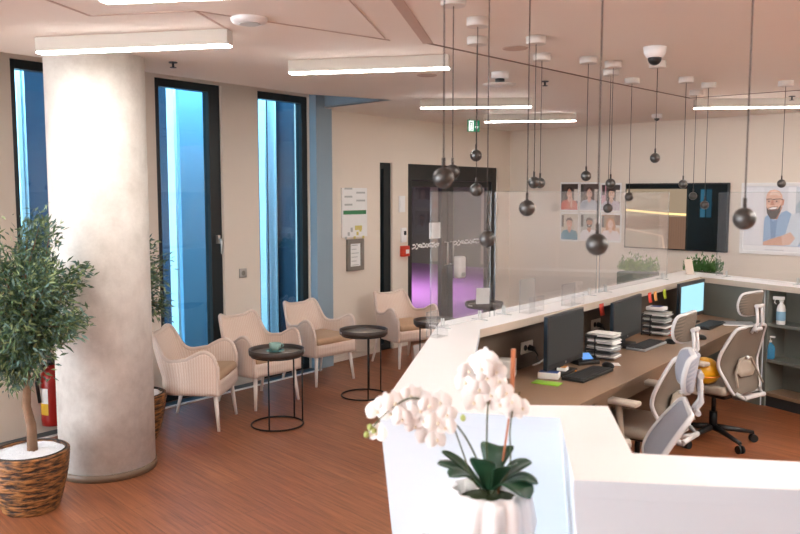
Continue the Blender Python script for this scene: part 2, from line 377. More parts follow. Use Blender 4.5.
# floor grille along the windows
bm = BM(); box(bm, (-14, -.14, .001), (S['pa'], -.002, .006)); box(bm, (-14, -.16, .001), (S['pa'], -.14, .014), 1)
o = struct(obj('trim_7', bm, ['grille', 'white'])); o.location = K; o.rotation_euler = (0, 0, ARZ)
# windows
def window(name, a, b, z0, z1, jr, jl, handle=False):
    w = sempty(name, K, ARZ)
    bm = BM(); y0, y1 = .03, .12
    box(bm, (a, y0, z0), (a + jl, y1, z1)); box(bm, (b - jr, y0, z0), (b, y1, z1)); box(bm, (a + jl, y0, z1 - .07), (b - jr, y1, z1)); box(bm, (a + jl, y0, z0), (b - jr, y1, z0 + .07))
    obj('window_frame', bm, 'frame', w, bevel=.004)
    bm = BM(); box(bm, (a + jl, .07, z0 + .07), (b - jr, .085, z1 - .07)); obj('window_pane', bm, 'wglass', w)
    if handle:
        bm = BM(); box(bm, (b - .075, .0, 1.42), (b - .045, .03, 1.50)); cyl(bm, (b - .06, .01, 1.46), (b - .06, -.035, 1.46), .008); rbox(bm, (b - .07, -.045, 1.32), (b - .05, -.03, 1.47), .006)
        obj('window_handle', bm, 'silver', w)
window('window_1', S['w1a'], S['w1b'], .95, WTOP, .07, .05)
window('window_2', S['w2a'], S['w2b'], 0, WTOP, .13, .06, True)
window('window_3', S['w3a'], S['w3b'], 0, WTOP, .08, .035)
window('window_4', S['na'], S['nb'], 0, DTOP, .13, .05)
# outside: neighbouring facade, bright fins
bm = BM(); box(bm, (-18, 7.2, -.2), (-3.4, 7.6, 24)); box(bm, (-3.75, WT + .4, -.2), (-3.55, 7.2, 24)); o = struct(obj('outside_facade', bm, 'facade')); o.location = K; o.rotation_euler = (0, 0, ARZ)
bm = BM(); box(bm, (-16, WT + .02, -.2), (-3.3, 7.2, -.05)); o = struct(obj('outside_ground', bm, 'paving')); o.location = K; o.rotation_euler = (0, 0, ARZ)
fins = []
for u0, u1, off, m in ((176.5, 179, -.9, 'fin'), (182, 208, -1.2, 'fin2'), (266, 267.5, -.9, 'fin'), (271, 280, -1.2, 'fin2'), (276, 277.5, -.9, 'fin'), (23, 26.5, -.9, 'fin'), (29, 30.5, -.9, 'fin')):
    s0, s1 = wa(u0, 230, off)[0], wa(u1, 230, off)[0]
    bm = BM(); box(bm, (s0, -off, -.05), (s1, -off + .12, 10)); o = struct(obj('facade_fin', bm, m)); o.location = K; o.rotation_euler = (0, 0, ARZ)
# ------------------------------------------------------------------ room behind the glass door
bm = BM(); box(bm, (S['na'] - .1, WT, -.02), (7.0, 9.6, .004)); o = struct(obj('floor', bm, 'purple')); o.location = K; o.rotation_euler = (0, 0, ARZ); o['label'] = 'purple carpet beyond the glass door'
bm = BM()
box(bm, (S['na'] - .3, WT, 0), (S['na'] - .15, 9.6, 2.7), 1); box(bm, (7.0, WT, 0), (7.15, 9.6, 2.7)); box(bm, (S['na'] - .3, 9.6, 0), (7.15, 9.75, 2.7)); box(bm, (S['na'] - .3, WT, 2.7), (7.15, 9.75, 2.75)); box(bm, (.25, WT - .2, 0), (7.15, WT, 2.7))  # left wall pale blue: the light on it put into the colour
for i in range(5): box(bm, (6.9, 1.0 + i * 1.6, .1), (6.98, 1.7 + i * 1.6, 2.5), 2)
o = struct(obj('wall_beyond', bm, ['backw', 'bluew', 'curt'])); o.location = K; o.rotation_euler = (0, 0, ARZ)
# glass double door
d = sempty('door_1', K, ARZ); a, b = S['da'], S['db']; mid = (wa(444, 230)[0] + wa(457, 230)[0]) / 2
bm = BM()
for s0, s1 in ((a, a + .10), (b - .13, b)): box(bm, (s0, .02, 0), (s1, .14, DTOP))
box(bm, (a + .10, .02, DTOP - .20), (b - .13, .14, DTOP)); obj('door_frame', bm, 'dframe', d, bevel=.004)
for s0, s1, hs in ((a + .10, mid, 1), (mid, b - .13, -1)):
    bm = BM(); z1 = DTOP - .205; s0 += .006; s1 -= .006
    jl, jr = (.04, .13) if hs > 0 else (.13, .05)
    box(bm, (s0, .05, .01), (s0 + jl, .11, z1)); box(bm, (s1 - jr, .05, .01), (s1, .11, z1)); box(bm, (s0 + jl, .05, .01), (s1 - jr, .11, .10)); box(bm, (s0 + jl, .05, z1 - .08), (s1 - jr, .11, z1))
    lf = obj('door_leaf', bm, 'dframe', d, bevel=.003)
    bm = BM(); box(bm, (s0 + jl, .075, .10), (s1 - jr, .085, z1 - .08)); obj('door_pane', bm, 'dglass', lf)
    bm = BM(); rr = random.Random(3)
    for i in range(22):
        for kk in range(2):
            x = s0 + jl + .03 + (s1 - jr - s0 - jl - .06) * (i + .5 * kk) / 22; z = 1.18 + .035 * kk + .03 * rr.random()
            box(bm, (x, .072, z), (x + .022, .0745, z + .022))
    obj('door_marking', bm, 'paper', lf)
    bm = BM(); x = s1 - .06 if hs > 0 else s0 + .06
    tube(bm, [(x, .05, .95), (x, 0, .95), (x, 0, 1.25), (x, .05, 1.25)], .011); obj('door_handle', bm, 'silver', lf)
bm = BM(); s, z = wa(436.5, 230.5, -.06); box(bm, (s - .15, .0685, z - .105), (s + .15, .0715, z + .105)); o = tag(obj('paper_notice', bm, 'paper'), 'blank white paper notice taped to the left leaf of the glass door', 'notice'); o.location = K; o.rotation_euler = (0, 0, ARZ)
s, z = wa(460, 267, .02)
t = thing('soap_dispenser', 'white rounded wall dispenser on the middle frame of the glass door', 'dispenser', wloc(AD, s, z), ARZ)
bm = BM(); rbox(bm, (-.07, -.08, -.15), (.07, .049, .15), .03, seg=3); obj('dispenser_body', bm, 'white', t); bm = BM(); box(bm, (-.05, -.083, -.12), (.05, -.079, -.07)); obj('dispenser_nozzle', bm, 'greyp', t)
# small things on wall A
def wallthing(name, label, cat, D, u, v, off=.001):
    s, z = on_wall(u, v, D, 0); return thing(name, label, cat, wloc(D, s, z, off), ARZ if D is AD else BRZ)
def wsize(D, u0, v0, u1, v1):
    a0 = on_wall(u0, (v0 + v1) / 2, D); a1 = on_wall(u1, (v0 + v1) / 2, D); m = (u0 + u1) / 2
    return a1[0] - a0[0], on_wall(m, v0, D)[1] - on_wall(m, v1, D)[1]
w, h = wsize(AD, 341, 188, 366, 237)
t = wallthing('wall_poster', 'white information poster with a green band on the beige wall', 'poster', AD, 353.5, 212.5)
bm = BM(); box(bm, (-w / 2, -.02, -h / 2), (w / 2, 0, h / 2)); obj('board', bm, 'paper', t)
bm = BM(); box(bm, (-w / 2 + .02, -.022, -.02), (w / 2 - .02, -.0201, .025), 0)
for i in range(5): box(bm, (-w / 2 + .04 + (i % 2) * .2, -.022, .08 + .045 * i), (-w / 2 + .17 + (i % 2) * .22, -.0201, .10 + .045 * i), 1)
for i in range(7): box(bm, (-w / 2 + .04 + .05 * i, -.022, -.3 + .04 * (i % 3)), (-w / 2 + .075 + .05 * i, -.0201, -.27 + .05 * (i % 3)), 1 if i < 3 else 2)
box(bm, (.0, -.022, -.20), (.12, -.0201, -.15), 2)
obj('print', bm, ['pgreen', 'greyp', 'pyel'], t)
w, h = wsize(AD, 346, 239, 362.5, 270.5)
t = wallthing('picture_frame', 'grey framed white notice hanging below the information poster', 'frame', AD, 354.2, 254.7)
bm = BM(); k = .05
for lo, hi in (((-w / 2, -.03, -h / 2), (-w / 2 + k, 0, h / 2)), ((w / 2 - k, -.03, -h / 2), (w / 2, 0, h / 2)), ((-w / 2 + k, -.03, -h / 2), (w / 2 - k, 0, -h / 2 + k)), ((-w / 2 + k, -.03, h / 2 - k), (w / 2 - k, 0, h / 2))): box(bm, lo, hi)
obj('moulding', bm, 'greyfr', t, bevel=.004)
bm = BM(); box(bm, (-w / 2 + k, -.014, -h / 2 + k), (w / 2 - k, -.002, h / 2 - k))
for i in range(8): box(bm, (-w / 2 + k + .03, -.0155, .15 - .045 * i), (w / 2 - k - .03 - .02 * (i % 3), -.0141, .158 - .045 * i), 1)
obj('sheet', bm, ['paper', 'greyp'], t)
t = wallthing('light_switch', 'white switch plate right of the narrow glass strip', 'switch', AD, 401.5, 204)
bm = BM(); rbox(bm, (-.06, -.012, -.1), (.06, 0, .1), .004); obj('plate', bm, 'paper', t); bm = BM(); box(bm, (-.04, -.017, -.04), (.04, -.0121, .04)); obj('rocker', bm, 'white', t)
t = wallthing('intercom', 'small white intercom with dark display above the red call point', 'intercom', AD, 402.5, 235)
bm = BM(); rbox(bm, (-.05, -.03, -.09), (.05, 0, .09), .008); obj('casing', bm, 'white', t); bm = BM(); box(bm, (-.01, -.032, .0), (.035, -.0301, .05)); obj('display', bm, 'black', t)
t = wallthing('fire_call_point', 'red fire alarm call point beside the glass door', 'alarm', AD, 403, 251)
bm = BM(); rbox(bm, (-.065, -.06, -.065), (.065, 0, .065), .008); obj('casing', bm, 'redc', t); bm = BM(); box(bm, (-.02, -.0625, -.03), (.045, -.0601, .02)); obj('press_plate', bm, 'white', t)
t = wallthing('wall_socket', 'square grey socket on the wall between the two tall windows', 'socket', AD, 242.5, 273)
bm = BM(); rbox(bm, (-.045, -.012, -.045), (.045, 0, .045), .004); obj('plate', bm, 'silver', t); bm = BM(); lathe(bm, [(.024, 0), (.024, .002)], 16); o = obj('socket_well', bm, 'greyfr', t); o.rotation_euler = (pi / 2, 0, 0); o.location = (0, -.0122, 0)
# exit sign
p = at_y(473.5, 126, 9.9)
t = thing('exit_sign', 'green and white emergency exit sign hanging from the ceiling', 'sign', p, ARZ + rad(-20))
bm = BM(); box(bm, (-.085, -.012, -.07), (.085, .012, .07)); obj('panel', bm, 'green', t)
bm = BM(); box(bm, (-.08, -.014, -.06), (-.01, -.0121, .06), 0); box(bm, (-.065, -.016, -.055), (-.025, -.0141, .045), 1)
ball(bm, (-.048, -.017, .025), .009, 8, 0); box(bm, (-.056, -.018, -.03), (-.04, -.0161, .014), 0); box(bm, (-.06, -.018, -.05), (-.05, -.0161, -.03), 0); box(bm, (-.044, -.018, -.045), (-.034, -.0161, -.025), 0)
box(bm, (.03, -.014, -.01), (.045, -.0121, .045), 0)
v = [bm.verts.new(q) for q in ((.012, -.0135, -.005), (.0375, -.0135, -.045), (.063, -.0135, -.005))]; bm.faces.new(v)
obj('pictogram', bm, ['signw', 'green'], t)
bm = BM(); dz = CEIL - p.z
for x in (-.06, .06): cyl(bm, (x, 0, .07), (x, 0, dz), .004, n=6)
obj('suspension_rod', bm, 'dark', t)

# ------------------------------------------------------------------ pictures on wall B
def flatmat(c): return mat('print ' + c, c, .5, var=.05, scale=30)
PM = {}
def pm(c):
    if c not in PM: PM[c] = flatmat(c)
    return PM[c]
class Print:                                   # layered flat shapes: surface pattern of one print
    def __init__(s, w, h): s.bm = BM(); s.m = []; s.y = -.0005; s.w = w; s.h = h
    def mi(s, c):
        if c not in s.m: s.m.append(c)
        return s.m.index(c)
    def poly(s, pts, c):                        # pts in 0..1 of the print, y up
        s.y -= .0003
        P = []
        for x, y in pts:
            P.append((min(max(x, 0), 1) * s.w - s.w / 2, s.y, min(max(y, 0), 1) * s.h - s.h / 2))
        f = s.bm.faces.new([s.bm.verts.new(q) for q in P]); f.material_index = s.mi(c)
        f.normal_update()
        if f.normal.y > 0: f.normal_flip()
    def rect(s, x0, y0, x1, y1, c): s.poly([(x0, y0), (x1, y0), (x1, y1), (x0, y1)], c)
    def ell(s, x, y, rx, ry, c, n=20, a0=0, a1=2 * pi): s.poly([(x + rx * cos(a0 + (a1 - a0) * i / n), y + ry * sin(a0 + (a1 - a0) * i / n)) for i in range(n + (a1 - a0 < 6))], c)
    def build(s, name, parent):
        me = bpy.data.meshes.new(name); s.bm.to_mesh(me); s.bm.free()
        for c in s.m: me.materials.append(pm(c))
        o = bpy.data.objects.new(name, me); C.objects.link(o); o.parent = parent; return o
def person(P, skin, hair, top, x=.5, hy=.66, long=False, beard=False, k=1.0, lean=0):
    k *= 1.35; hy -= .02
    if long: P.poly([(x - .17 * k, hy - .42), (x - .19 * k, hy), (x - .12 * k, hy + .20), (x, hy + .245), (x + .12 * k, hy + .20), (x + .19 * k, hy), (x + .18 * k, hy - .42)], hair)
    P.poly([(x - .46 * k, 0), (x - .42 * k, .22), (x - .28 * k, .35), (x - .08 * k, .40), (x + .08 * k, .40), (x + .28 * k, .35), (x + .42 * k, .22), (x + .46 * k, 0)], top)
    P.poly([(x - .07 * k, .46), (x - .09 * k, .39), (x, .26), (x + .09 * k, .39), (x + .07 * k, .46)], skin)
    P.ell(x + lean, hy, .125 * k, .19, skin)
    if not long: P.poly([(x - .14 * k, hy + .02), (x - .15 * k, hy + .14), (x - .08 * k, hy + .22), (x + .06 * k, hy + .225), (x + .14 * k, hy + .15), (x + .14 * k, hy + .02), (x + .11 * k, hy + .10), (x - .04 * k, hy + .125), (x - .11 * k, hy + .09)], hair)
    else:
        P.poly([(x - .14 * k, hy - .1), (x - .15 * k, hy + .1), (x - .06 * k, hy + .21), (x + .0, hy + .20), (x - .08 * k, hy + .10), (x - .115 * k, hy - .02)], hair)
        P.poly([(x + .14 * k, hy - .1), (x + .15 * k, hy + .1), (x + .06 * k, hy + .21), (x - .02, hy + .20), (x + .08 * k, hy + .10), (x + .115 * k, hy - .02)], hair)
    for sx in (-.05, .05): P.ell(x + sx * k, hy + .03, .016, .012, '#2c211c', 8); P.rect(x + sx * k - .025, hy + .055, x + sx * k + .025, hy + .066, hair)
    P.poly([(x - .012, hy - .035), (x, hy + .02), (x + .014, hy - .035)], '#b9806a')
    if beard: P.poly([(x - .115 * k, hy - .02), (x - .10 * k, hy - .12), (x, hy - .18), (x + .10 * k, hy - .12), (x + .115 * k, hy - .02), (x + .05, hy - .06), (x - .05, hy - .06)], hair)
    P.poly([(x - .05, hy - .075), (x + .05, hy - .075), (x + .025, hy - .105), (x - .025, hy - .105)], '#f4ece8')
# wall board behind six portraits
s0, z1 = wb(558.5, 181.5); s1, z0 = wb(623, 244)
cols = ((561.7, 578.2), (581, 598.8), (601.8, 620.3)); rows = ((184, 209.7), (214, 239.5))
info = [
    ('portrait photo of a long dark haired woman in a red top, hand at chin', '#e0a58c', '#2b1c18', '#c8452c', dict(long=True), '#4a3c36'),
    ('portrait photo of a long brown haired woman in a pale blouse', '#e6b8a4', '#4b3026', '#c3ccd8', dict(long=True), '#5c4f4b'),
    ('portrait photo of a short haired man in a pale checked shirt', '#e4b49c', '#3c2b24', '#c9bccb', dict(x=.55), '#4c4444'),
    ('portrait photo of a dark haired woman in a teal top', '#d99f84', '#40271f', '#2f86a0', dict(x=.5), '#c9c0ae'),
    ('portrait photo of a dark haired bearded man in a white shirt', '#b9785c', '#231814', '#e4e6ea', dict(beard=True), '#b7b6b0'),
    ('portrait photo of a blond long haired woman in a white blouse', '#e9bba4', '#c47d4a', '#ecdfe0', dict(long=True), '#9a7350'),
]
i = 0
for r, (v0, v1) in enumerate(rows):
    for (u0, u1) in cols:
        dv = .9 if u0 > 600 else 0
        lab, sk, ha, tp, kw, bg = info[i]; i += 1
        w, h = wsize(BD, u0, v0 + dv, u1, v1 + dv)
        t = wallthing('portrait_photo', lab, 'picture', BD, (u0 + u1) / 2, (v0 + v1) / 2 + dv, .001); t['group'] = 'six staff portraits in two rows'
        bm = BM(); mgn = .017; box(bm, (-w / 2 - mgn, -.012, -h / 2 - .025), (w / 2 + mgn, 0, h / 2 + .025)); obj('mount', bm, 'paper', t, bevel=.002)
        P = Print(w, h); P.rect(0, 0, 1, 1, bg); P.rect(.02, .5, .16, .95, '#3a332f'); P.rect(.78, .35, 1, .8, '#d8cfc6')
        if i == 3: P.rect(0, .0, .25, 1, '#d8a3b0'); P.rect(.03, .6, .2, 1, '#3a2c2c')
        if i == 6: P.rect(0, 0, 1, .5, '#d7b79c'); P.rect(.7, .6, 1, 1, '#6b4226')
        person(P, sk, ha, tp, **kw)
        if i == 1: P.poly([(.56, .1), (.60, .45), (.57, .56), (.64, .58), (.70, .45), (.70, .1)], sk)
        if i == 3:
            for q in range(6): P.rect(.12 + q * .13, .02, .135 + q * .13, .26, '#8e7f9a')
        o = P.build('print', t); o.location = (0, -.0122, 0)
# wall screen
w, h = wsize(BD, 624.5, 183.3, 727, 250)
t = wallthing('wall_screen', 'large black wall mounted screen between the small portraits and the big portrait', 'screen', BD, 675.7, 216.6, .001)
bm = BM(); rbox(bm, (-w / 2, -.05, -h / 2), (w / 2, 0, h / 2), .006); obj('bezel', bm, 'black', t)
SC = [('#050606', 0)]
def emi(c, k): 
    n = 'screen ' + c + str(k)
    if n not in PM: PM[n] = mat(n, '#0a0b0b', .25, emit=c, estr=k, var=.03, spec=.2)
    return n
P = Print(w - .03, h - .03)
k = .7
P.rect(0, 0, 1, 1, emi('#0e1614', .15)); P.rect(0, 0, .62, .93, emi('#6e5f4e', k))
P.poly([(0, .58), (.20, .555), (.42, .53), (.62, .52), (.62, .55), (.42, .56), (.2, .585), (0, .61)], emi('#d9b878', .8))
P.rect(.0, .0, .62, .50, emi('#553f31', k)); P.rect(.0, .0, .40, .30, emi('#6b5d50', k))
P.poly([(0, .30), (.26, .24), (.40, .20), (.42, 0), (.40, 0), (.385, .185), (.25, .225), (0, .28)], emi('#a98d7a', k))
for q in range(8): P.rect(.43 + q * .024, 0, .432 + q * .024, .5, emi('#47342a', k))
P.poly([(.72, .0), (.74, .4), (.80, .5), (.87, .38), (.9, 0)], emi('#070c0b', .1)); P.rect(.755, .5, .80, .92, emi('#2b5d74', .3)); P.rect(.81, .5, .86, .92, emi('#1d4658', .25)); P.rect(.635, .0, .645, .93, emi('#2a2f2c', .2))  # blue bars: window reflection painted as display emission
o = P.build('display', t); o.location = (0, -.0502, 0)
# big portrait
w, h = wsize(BD, 740, 183, 824, 255.5)
t = wallthing('large_portrait', 'large framed portrait of a smiling bald bearded man with glasses in a pale blue shirt', 'picture', BD, 782, 219, .001)
bm = BM(); k = .04; d_ = .035
for lo, hi in (((-w / 2, -d_, -h / 2), (-w / 2 + k, 0, h / 2)), ((w / 2 - k, -d_, -h / 2), (w / 2, 0, h / 2)), ((-w / 2 + k, -d_, -h / 2), (w / 2 - k, 0, -h / 2 + k)), ((-w / 2 + k, -d_, h / 2 - k), (w / 2 - k, 0, h / 2))): box(bm, lo, hi)
obj('moulding', bm, 'white', t, bevel=.004)
bm = BM(); box(bm, (-w / 2 + k, -.02, -h / 2 + k), (w / 2 - k, 0, h / 2 - k)); obj('backing', bm, 'paper', t)
P = Print(w - 2 * k, h - 2 * k); q = lambda u, v: ((u - 742.5) / (821.5 - 742.5), (252.5 - v) / (252.5 - 185))
def PP(pts, c): P.poly([q(*p_) for p_ in pts], c)
P.rect(0, 0, 1, 1, '#dfe1e6'); PP([(742, 252), (824, 252), (824, 247.5), (742, 247)], '#f1f1f3'); PP([(788, 186), (796, 186), (796, 220), (788, 220)], '#eceef2'); PP([(796, 186), (822, 186), (822, 246), (796, 246)], '#cdd5dc'); PP([(742, 186), (763, 186), (763, 246), (742, 246)], '#e8e9ee')
PP([(796, 205), (803, 196), (812, 200), (816, 246), (798, 246)], '#aebfce')
PP([(764, 246.5), (764, 222), (765, 217), (769, 214), (776, 220), (782, 212), (787, 210), (792, 213), (796, 222), (800, 232), (802, 246.5)], '#97b7da')   # shirt
PP([(770, 216), (773.5, 222), (778, 219), (776, 246), (772.5, 246)], '#7a9dc6'); PP([(783, 212), (786, 222), (784, 240), (790, 240), (792, 226)], '#9dbbdb')
PP([(792, 214), (800, 212), (806, 232), (800, 246), (788, 246), (786, 238)], '#d3dee9')
PP([(764, 243), (774, 239), (786, 235), (790, 240), (786, 246), (764, 246.5)], '#d9a88f'); PP([(783, 236), (792, 232), (797, 238), (792, 245), (784, 246)], '#e5bfab')      # arms
PP([(768, 206), (772, 219), (778, 219), (783, 206)], '#b57a62')      # neck
PP([(765.5, 198), (766, 193), (769, 189.5), (774, 188.5), (779, 190), (782, 194), (783, 200), (781, 209), (776, 217), (771, 217.5), (767.5, 212), (765.8, 205)], '#e6b8a0')  # head
PP([(770, 190.5), (775, 189.2), (779, 191.5), (780, 195), (774, 193.5), (769, 194.5)], '#f2d3c2')
PP([(782, 199), (784.5, 198.5), (784, 204), (781.6, 206)], '#d0937a')      # ear
PP([(766, 206), (768.5, 209.5), (773, 210.8), (778, 208.5), (781.6, 203.5), (780.5, 211), (776.5, 218.5), (771, 219), (767, 213)], '#4a3c34')   # beard
PP([(768, 207.5), (773, 206), (778.3, 206), (776.5, 209.5), (773, 211), (769.5, 210)], '#6b3a33'); PP([(768.8, 207.8), (773, 206.6), (777.6, 206.6), (776, 208.6), (770, 209)], '#fbf8f6')   # smile
PP([(771.4, 199.5), (773, 199), (774.6, 204.3), (770, 204.6)], '#c98870')   # nose
for (x0, x1) in ((765.7, 771.2), (773.2, 780.2)):
    PP([(x0, 198.2), (x1, 197.6), (x1, 198.3), (x0, 199)], '#2b2626'); PP([(x0, 199), (x1, 198.3), (x1 - .5, 202.4), (x0 + .4, 202.8)], '#d7a893'); PP([((x0 + x1) / 2 - .9, 200), ((x0 + x1) / 2 + .9, 199.9), ((x0 + x1) / 2 + .6, 201.2), ((x0 + x1) / 2 - .6, 201.3)], '#2e2420')
PP([(780, 197.6), (783.5, 198.6), (783.5, 199.2), (780, 198.4)], '#2b2626'); PP([(771.2, 198.6), (773.2, 198.4), (773.2, 199), (771.2, 199.2)], '#2b2626')
P.poly([(.3, .018), (.55, .018), (.55, .026), (.3, .026)], '#b9bcc4')
o = P.build('print', t); o.location = (0, -.0202, 0)

# ------------------------------------------------------------------ ceiling lamps
def lamp(u0, v0, u1, v1, label, h=.09):
    zb = CEIL - h
    A = at_z(u0, v0, zb); B = at_z(u1, v1, zb); d = (B - A); L_ = d.length; rz = math.atan2(d.y, d.x)
    t = thing('ceiling_light', label, 'ceiling light', (A.x, A.y, zb), rz, 'linear ceiling lights')
    L_ *= .98; bm = BM(); box(bm, (0, 0, .008), (L_, .075, h)); obj('housing', bm, 'lamp', t, bevel=.003)
    bm = BM(); rbox(bm, (.004, .004, 0), (L_ - .004, .071, .008), .003); obj('diffuser', bm, 'glow', t)
lamp(35, 53, 231.5, 45, 'long white bar light on the ceiling in front of the concrete column')
lamp(288, 73.5, 452, 68, 'white bar light on the ceiling left of the pendant cords')
lamp(420, 108.3, 534, 107, 'white bar light just above the emergency exit sign')
lamp(484, 122.2, 578, 121, 'farthest white bar light close to the corner of the room')
lamp(695, 108.5, 806, 107.2, 'white bar light above the large framed portrait')
lamp(98, .5, 270, -7, 'bar light cut off by the top edge, above and behind the concrete column lamp')
# unseen bar lamps added for fill light, much brighter than the visible ones
for (x, y) in ((-2.6, 1.6), (-1.6, -1.2), (2.6, 3.5), (2.1, 2.1), (4.0, 3.4), (4.6, 5.6), (4.4, .6)):
    t = thing('ceiling_light', 'added fill bar light outside the picture', 'ceiling light', (x, y, CEIL - .09), rad(-11), 'added fill bar lights outside the view')
    bm = BM(); box(bm, (0, 0, .016), (1.2, .085, .09)); obj('housing', bm, 'lamp', t); bm = BM(); box(bm, (.004, .003, 0), (1.196, .082, .016)); obj('diffuser', bm, 'glowfill', t)
# pendants: cord and sphere pixel, distance
def pendant(u, v, y, label):
    p = at_y(u, v, y)
    t = thing('sphere_pendant', label, 'pendant lamp', (p.x, p.y, CEIL), 0, 'dark sphere pendants on cords')
    bm = BM(); lathe(bm, [(.055, -.045), (.058, -.04), (.058, -.001)], 24); obj('canopy', bm, 'canopy', t)
    bm = BM(); dz = p.z - CEIL; cyl(bm, (0, 0, dz + .06), (0, 0, -.045), .0022, n=6); cyl(bm, (0, 0, dz + .03), (0, 0, dz + .065), .006, n=8); obj('cord', bm, 'cord', t)
    bm = BM(); ball(bm, (0, 0, dz), .035, 24); obj('sphere', bm, 'pend', t)
for a in (
    (443.5, 178, 2.62, 'larger sphere pendant of the overlapping pair over the left leaf of the glass door'),
    (452.5, 172, 3.77, 'smaller sphere pendant half hidden behind a larger one over the glass door'),
    (476, 155.5, 4.74, 'sphere pendant closest below the exit sign, highest over the glass door'),
    (476.3, 190, 4.23, 'sphere pendant over the right door leaf, straight below another sphere'),
    (487, 239, 3.35, 'lowest sphere pendant in front of the right leaf of the glass door'),
    (534, 182.5, 4.72, 'nearer sphere of the touching pair left of the top row of portraits'),
    (540, 183, 5.3, 'farther sphere of the touching pair left of the top row of portraits'),
    (527, 208, 3.4, 'sphere pendant hanging low before the blank wall between glass door and portraits'),
    (597, 244.5, 2.5, 'big near sphere pendant below the portrait of the bearded man in white'),
    (586, 176, 5.42, 'sphere pendant just above the portrait of the woman in a pale blouse'),
    (610.5, 183.5, 5.6, 'sphere pendant at the top edge of the portrait of the man in a checked shirt'),
    (607.8, 208.3, 5.95, 'sphere pendant over the lower edge of the portrait of the man in a checked shirt'),
    (629, 197, 6.4, 'sphere pendant at the left edge of the black wall screen'),
    (655, 158, 5.6, 'sphere pendant above the wall screen, under the dome camera'),
    (683, 184, 6.35, 'sphere pendant across the top edge of the wall screen'),
    (693, 196, 7.15, 'middle sphere of the descending three before the right half of the wall screen'),
    (704.5, 205, 6.65, 'lowest sphere pendant before the right part of the wall screen'),
    (744.3, 218.7, 2.5, 'big near sphere pendant at the left edge of the large portrait'),
    (781.5, 183.6, 6.55, 'small sphere pendant at the top edge of the large portrait')): pendant(*a)
# ceiling devices
p = at_z(655, 47, CEIL); t = thing('dome_camera', 'white dome security camera on the ceiling above the wall screen', 'camera', p)
bm = BM(); lathe(bm, [(.03, -.07), (.052, -.062), (.066, -.035), (.07, -.001)], 28); obj('housing', bm, 'white', t)
bm = BM(); ball(bm, (0, 0, -.07), .042, 20); obj('dome_lens', bm, 'black', t)
p = at_z(249, 18, CEIL); t = thing('smoke_detector', 'round white smoke detector beside the longest ceiling light', 'detector', p)
bm = BM(); lathe(bm, [(.06, -.03), (.085, -.026), (.095, -.012), (.095, -.001)], 32); obj('casing', bm, 'white', t); bm = BM(); lathe(bm, [(.05, -.034), (.06, -.0302)], 24); obj('vent_ring', bm, 'greyp', t)
p = at_z(500, 72, CEIL); t = thing('ceiling_sounder', 'white ceiling device with a flat disc hung below it between the pendant cords', 'detector', p)
bm = BM(); lathe(bm, [(.06, -.05), (.065, -.045), (.065, -.001)], 28); obj('base', bm, 'white', t); bm = BM(); cyl(bm, (0, 0, -.05), (0, 0, -.085), .035, n=16); obj('neck', bm, 'dark', t)
bm = BM(); lathe(bm, [(.02, -.105), (.12, -.098), (.125, -.09), (.04, -.0851)], 32); obj('disc', bm, 'canopy', t)
p = at_z(657, 114, CEIL); t = thing('motion_sensor', 'tiny white motion sensor on the ceiling in the far background', 'sensor', p)
bm = BM(); lathe(bm, [(.05, -.05), (.058, -.045), (.058, -.001)], 24); obj('casing', bm, 'white', t); bm = BM(); ball(bm, (0, 0, -.05), .03, 14); obj('lens', bm, 'dark', t)
for u, v, lab in ((173, 62, 'small ceiling sprinkler in front of the middle tall window'), (545, 81, 'small ceiling sprinkler right of the hanging disc device'), (792, 96, 'small ceiling sprinkler at the right edge of the picture')):
    t = thing('ceiling_sprinkler', lab, 'sprinkler', at_z(u, v, CEIL), 0, 'ceiling sprinklers')
    bm = BM(); lathe(bm, [(.028, -.008), (.03, -.001)], 18); obj('rosette', bm, 'dark', t); bm = BM(); cyl(bm, (0, 0, -.008), (0, 0, -.035), .008, n=8); lathe(bm, [(.022, -.04), (.022, -.036)], 14); obj('spray_head', bm, 'dark', t)
for u, v, lab in ((427, 75, 'flush round ceiling cover under the left bar light'), (515, 48, 'flush round ceiling cover between the pendant canopies')):
    bm = BM(); lathe(bm, [(.075, -.006), (.08, -.001)], 28); o = tag(obj('ceiling_cover', bm, 'seam2', loc=at_z(u, v, CEIL)), lab, 'ceiling cover', 'flush ceiling covers')

# ------------------------------------------------------------------ column
bm = BM(); lathe(bm, [(.316, .05), (.316, CEIL - .002)], 64); cl = struct(obj('concrete_column', bm, 'conc', loc=(-2.03, 5.42, 0)))
bm = BM(); lathe(bm, [(.326, .001), (.326, .05)], 64); struct(obj('column_skirting', bm, 'deskd', loc=(-2.03, 5.42, 0)))
tag(cl, 'thick round concrete column left of the lounge chairs', 'column')
cl['kind'] = 'structure'

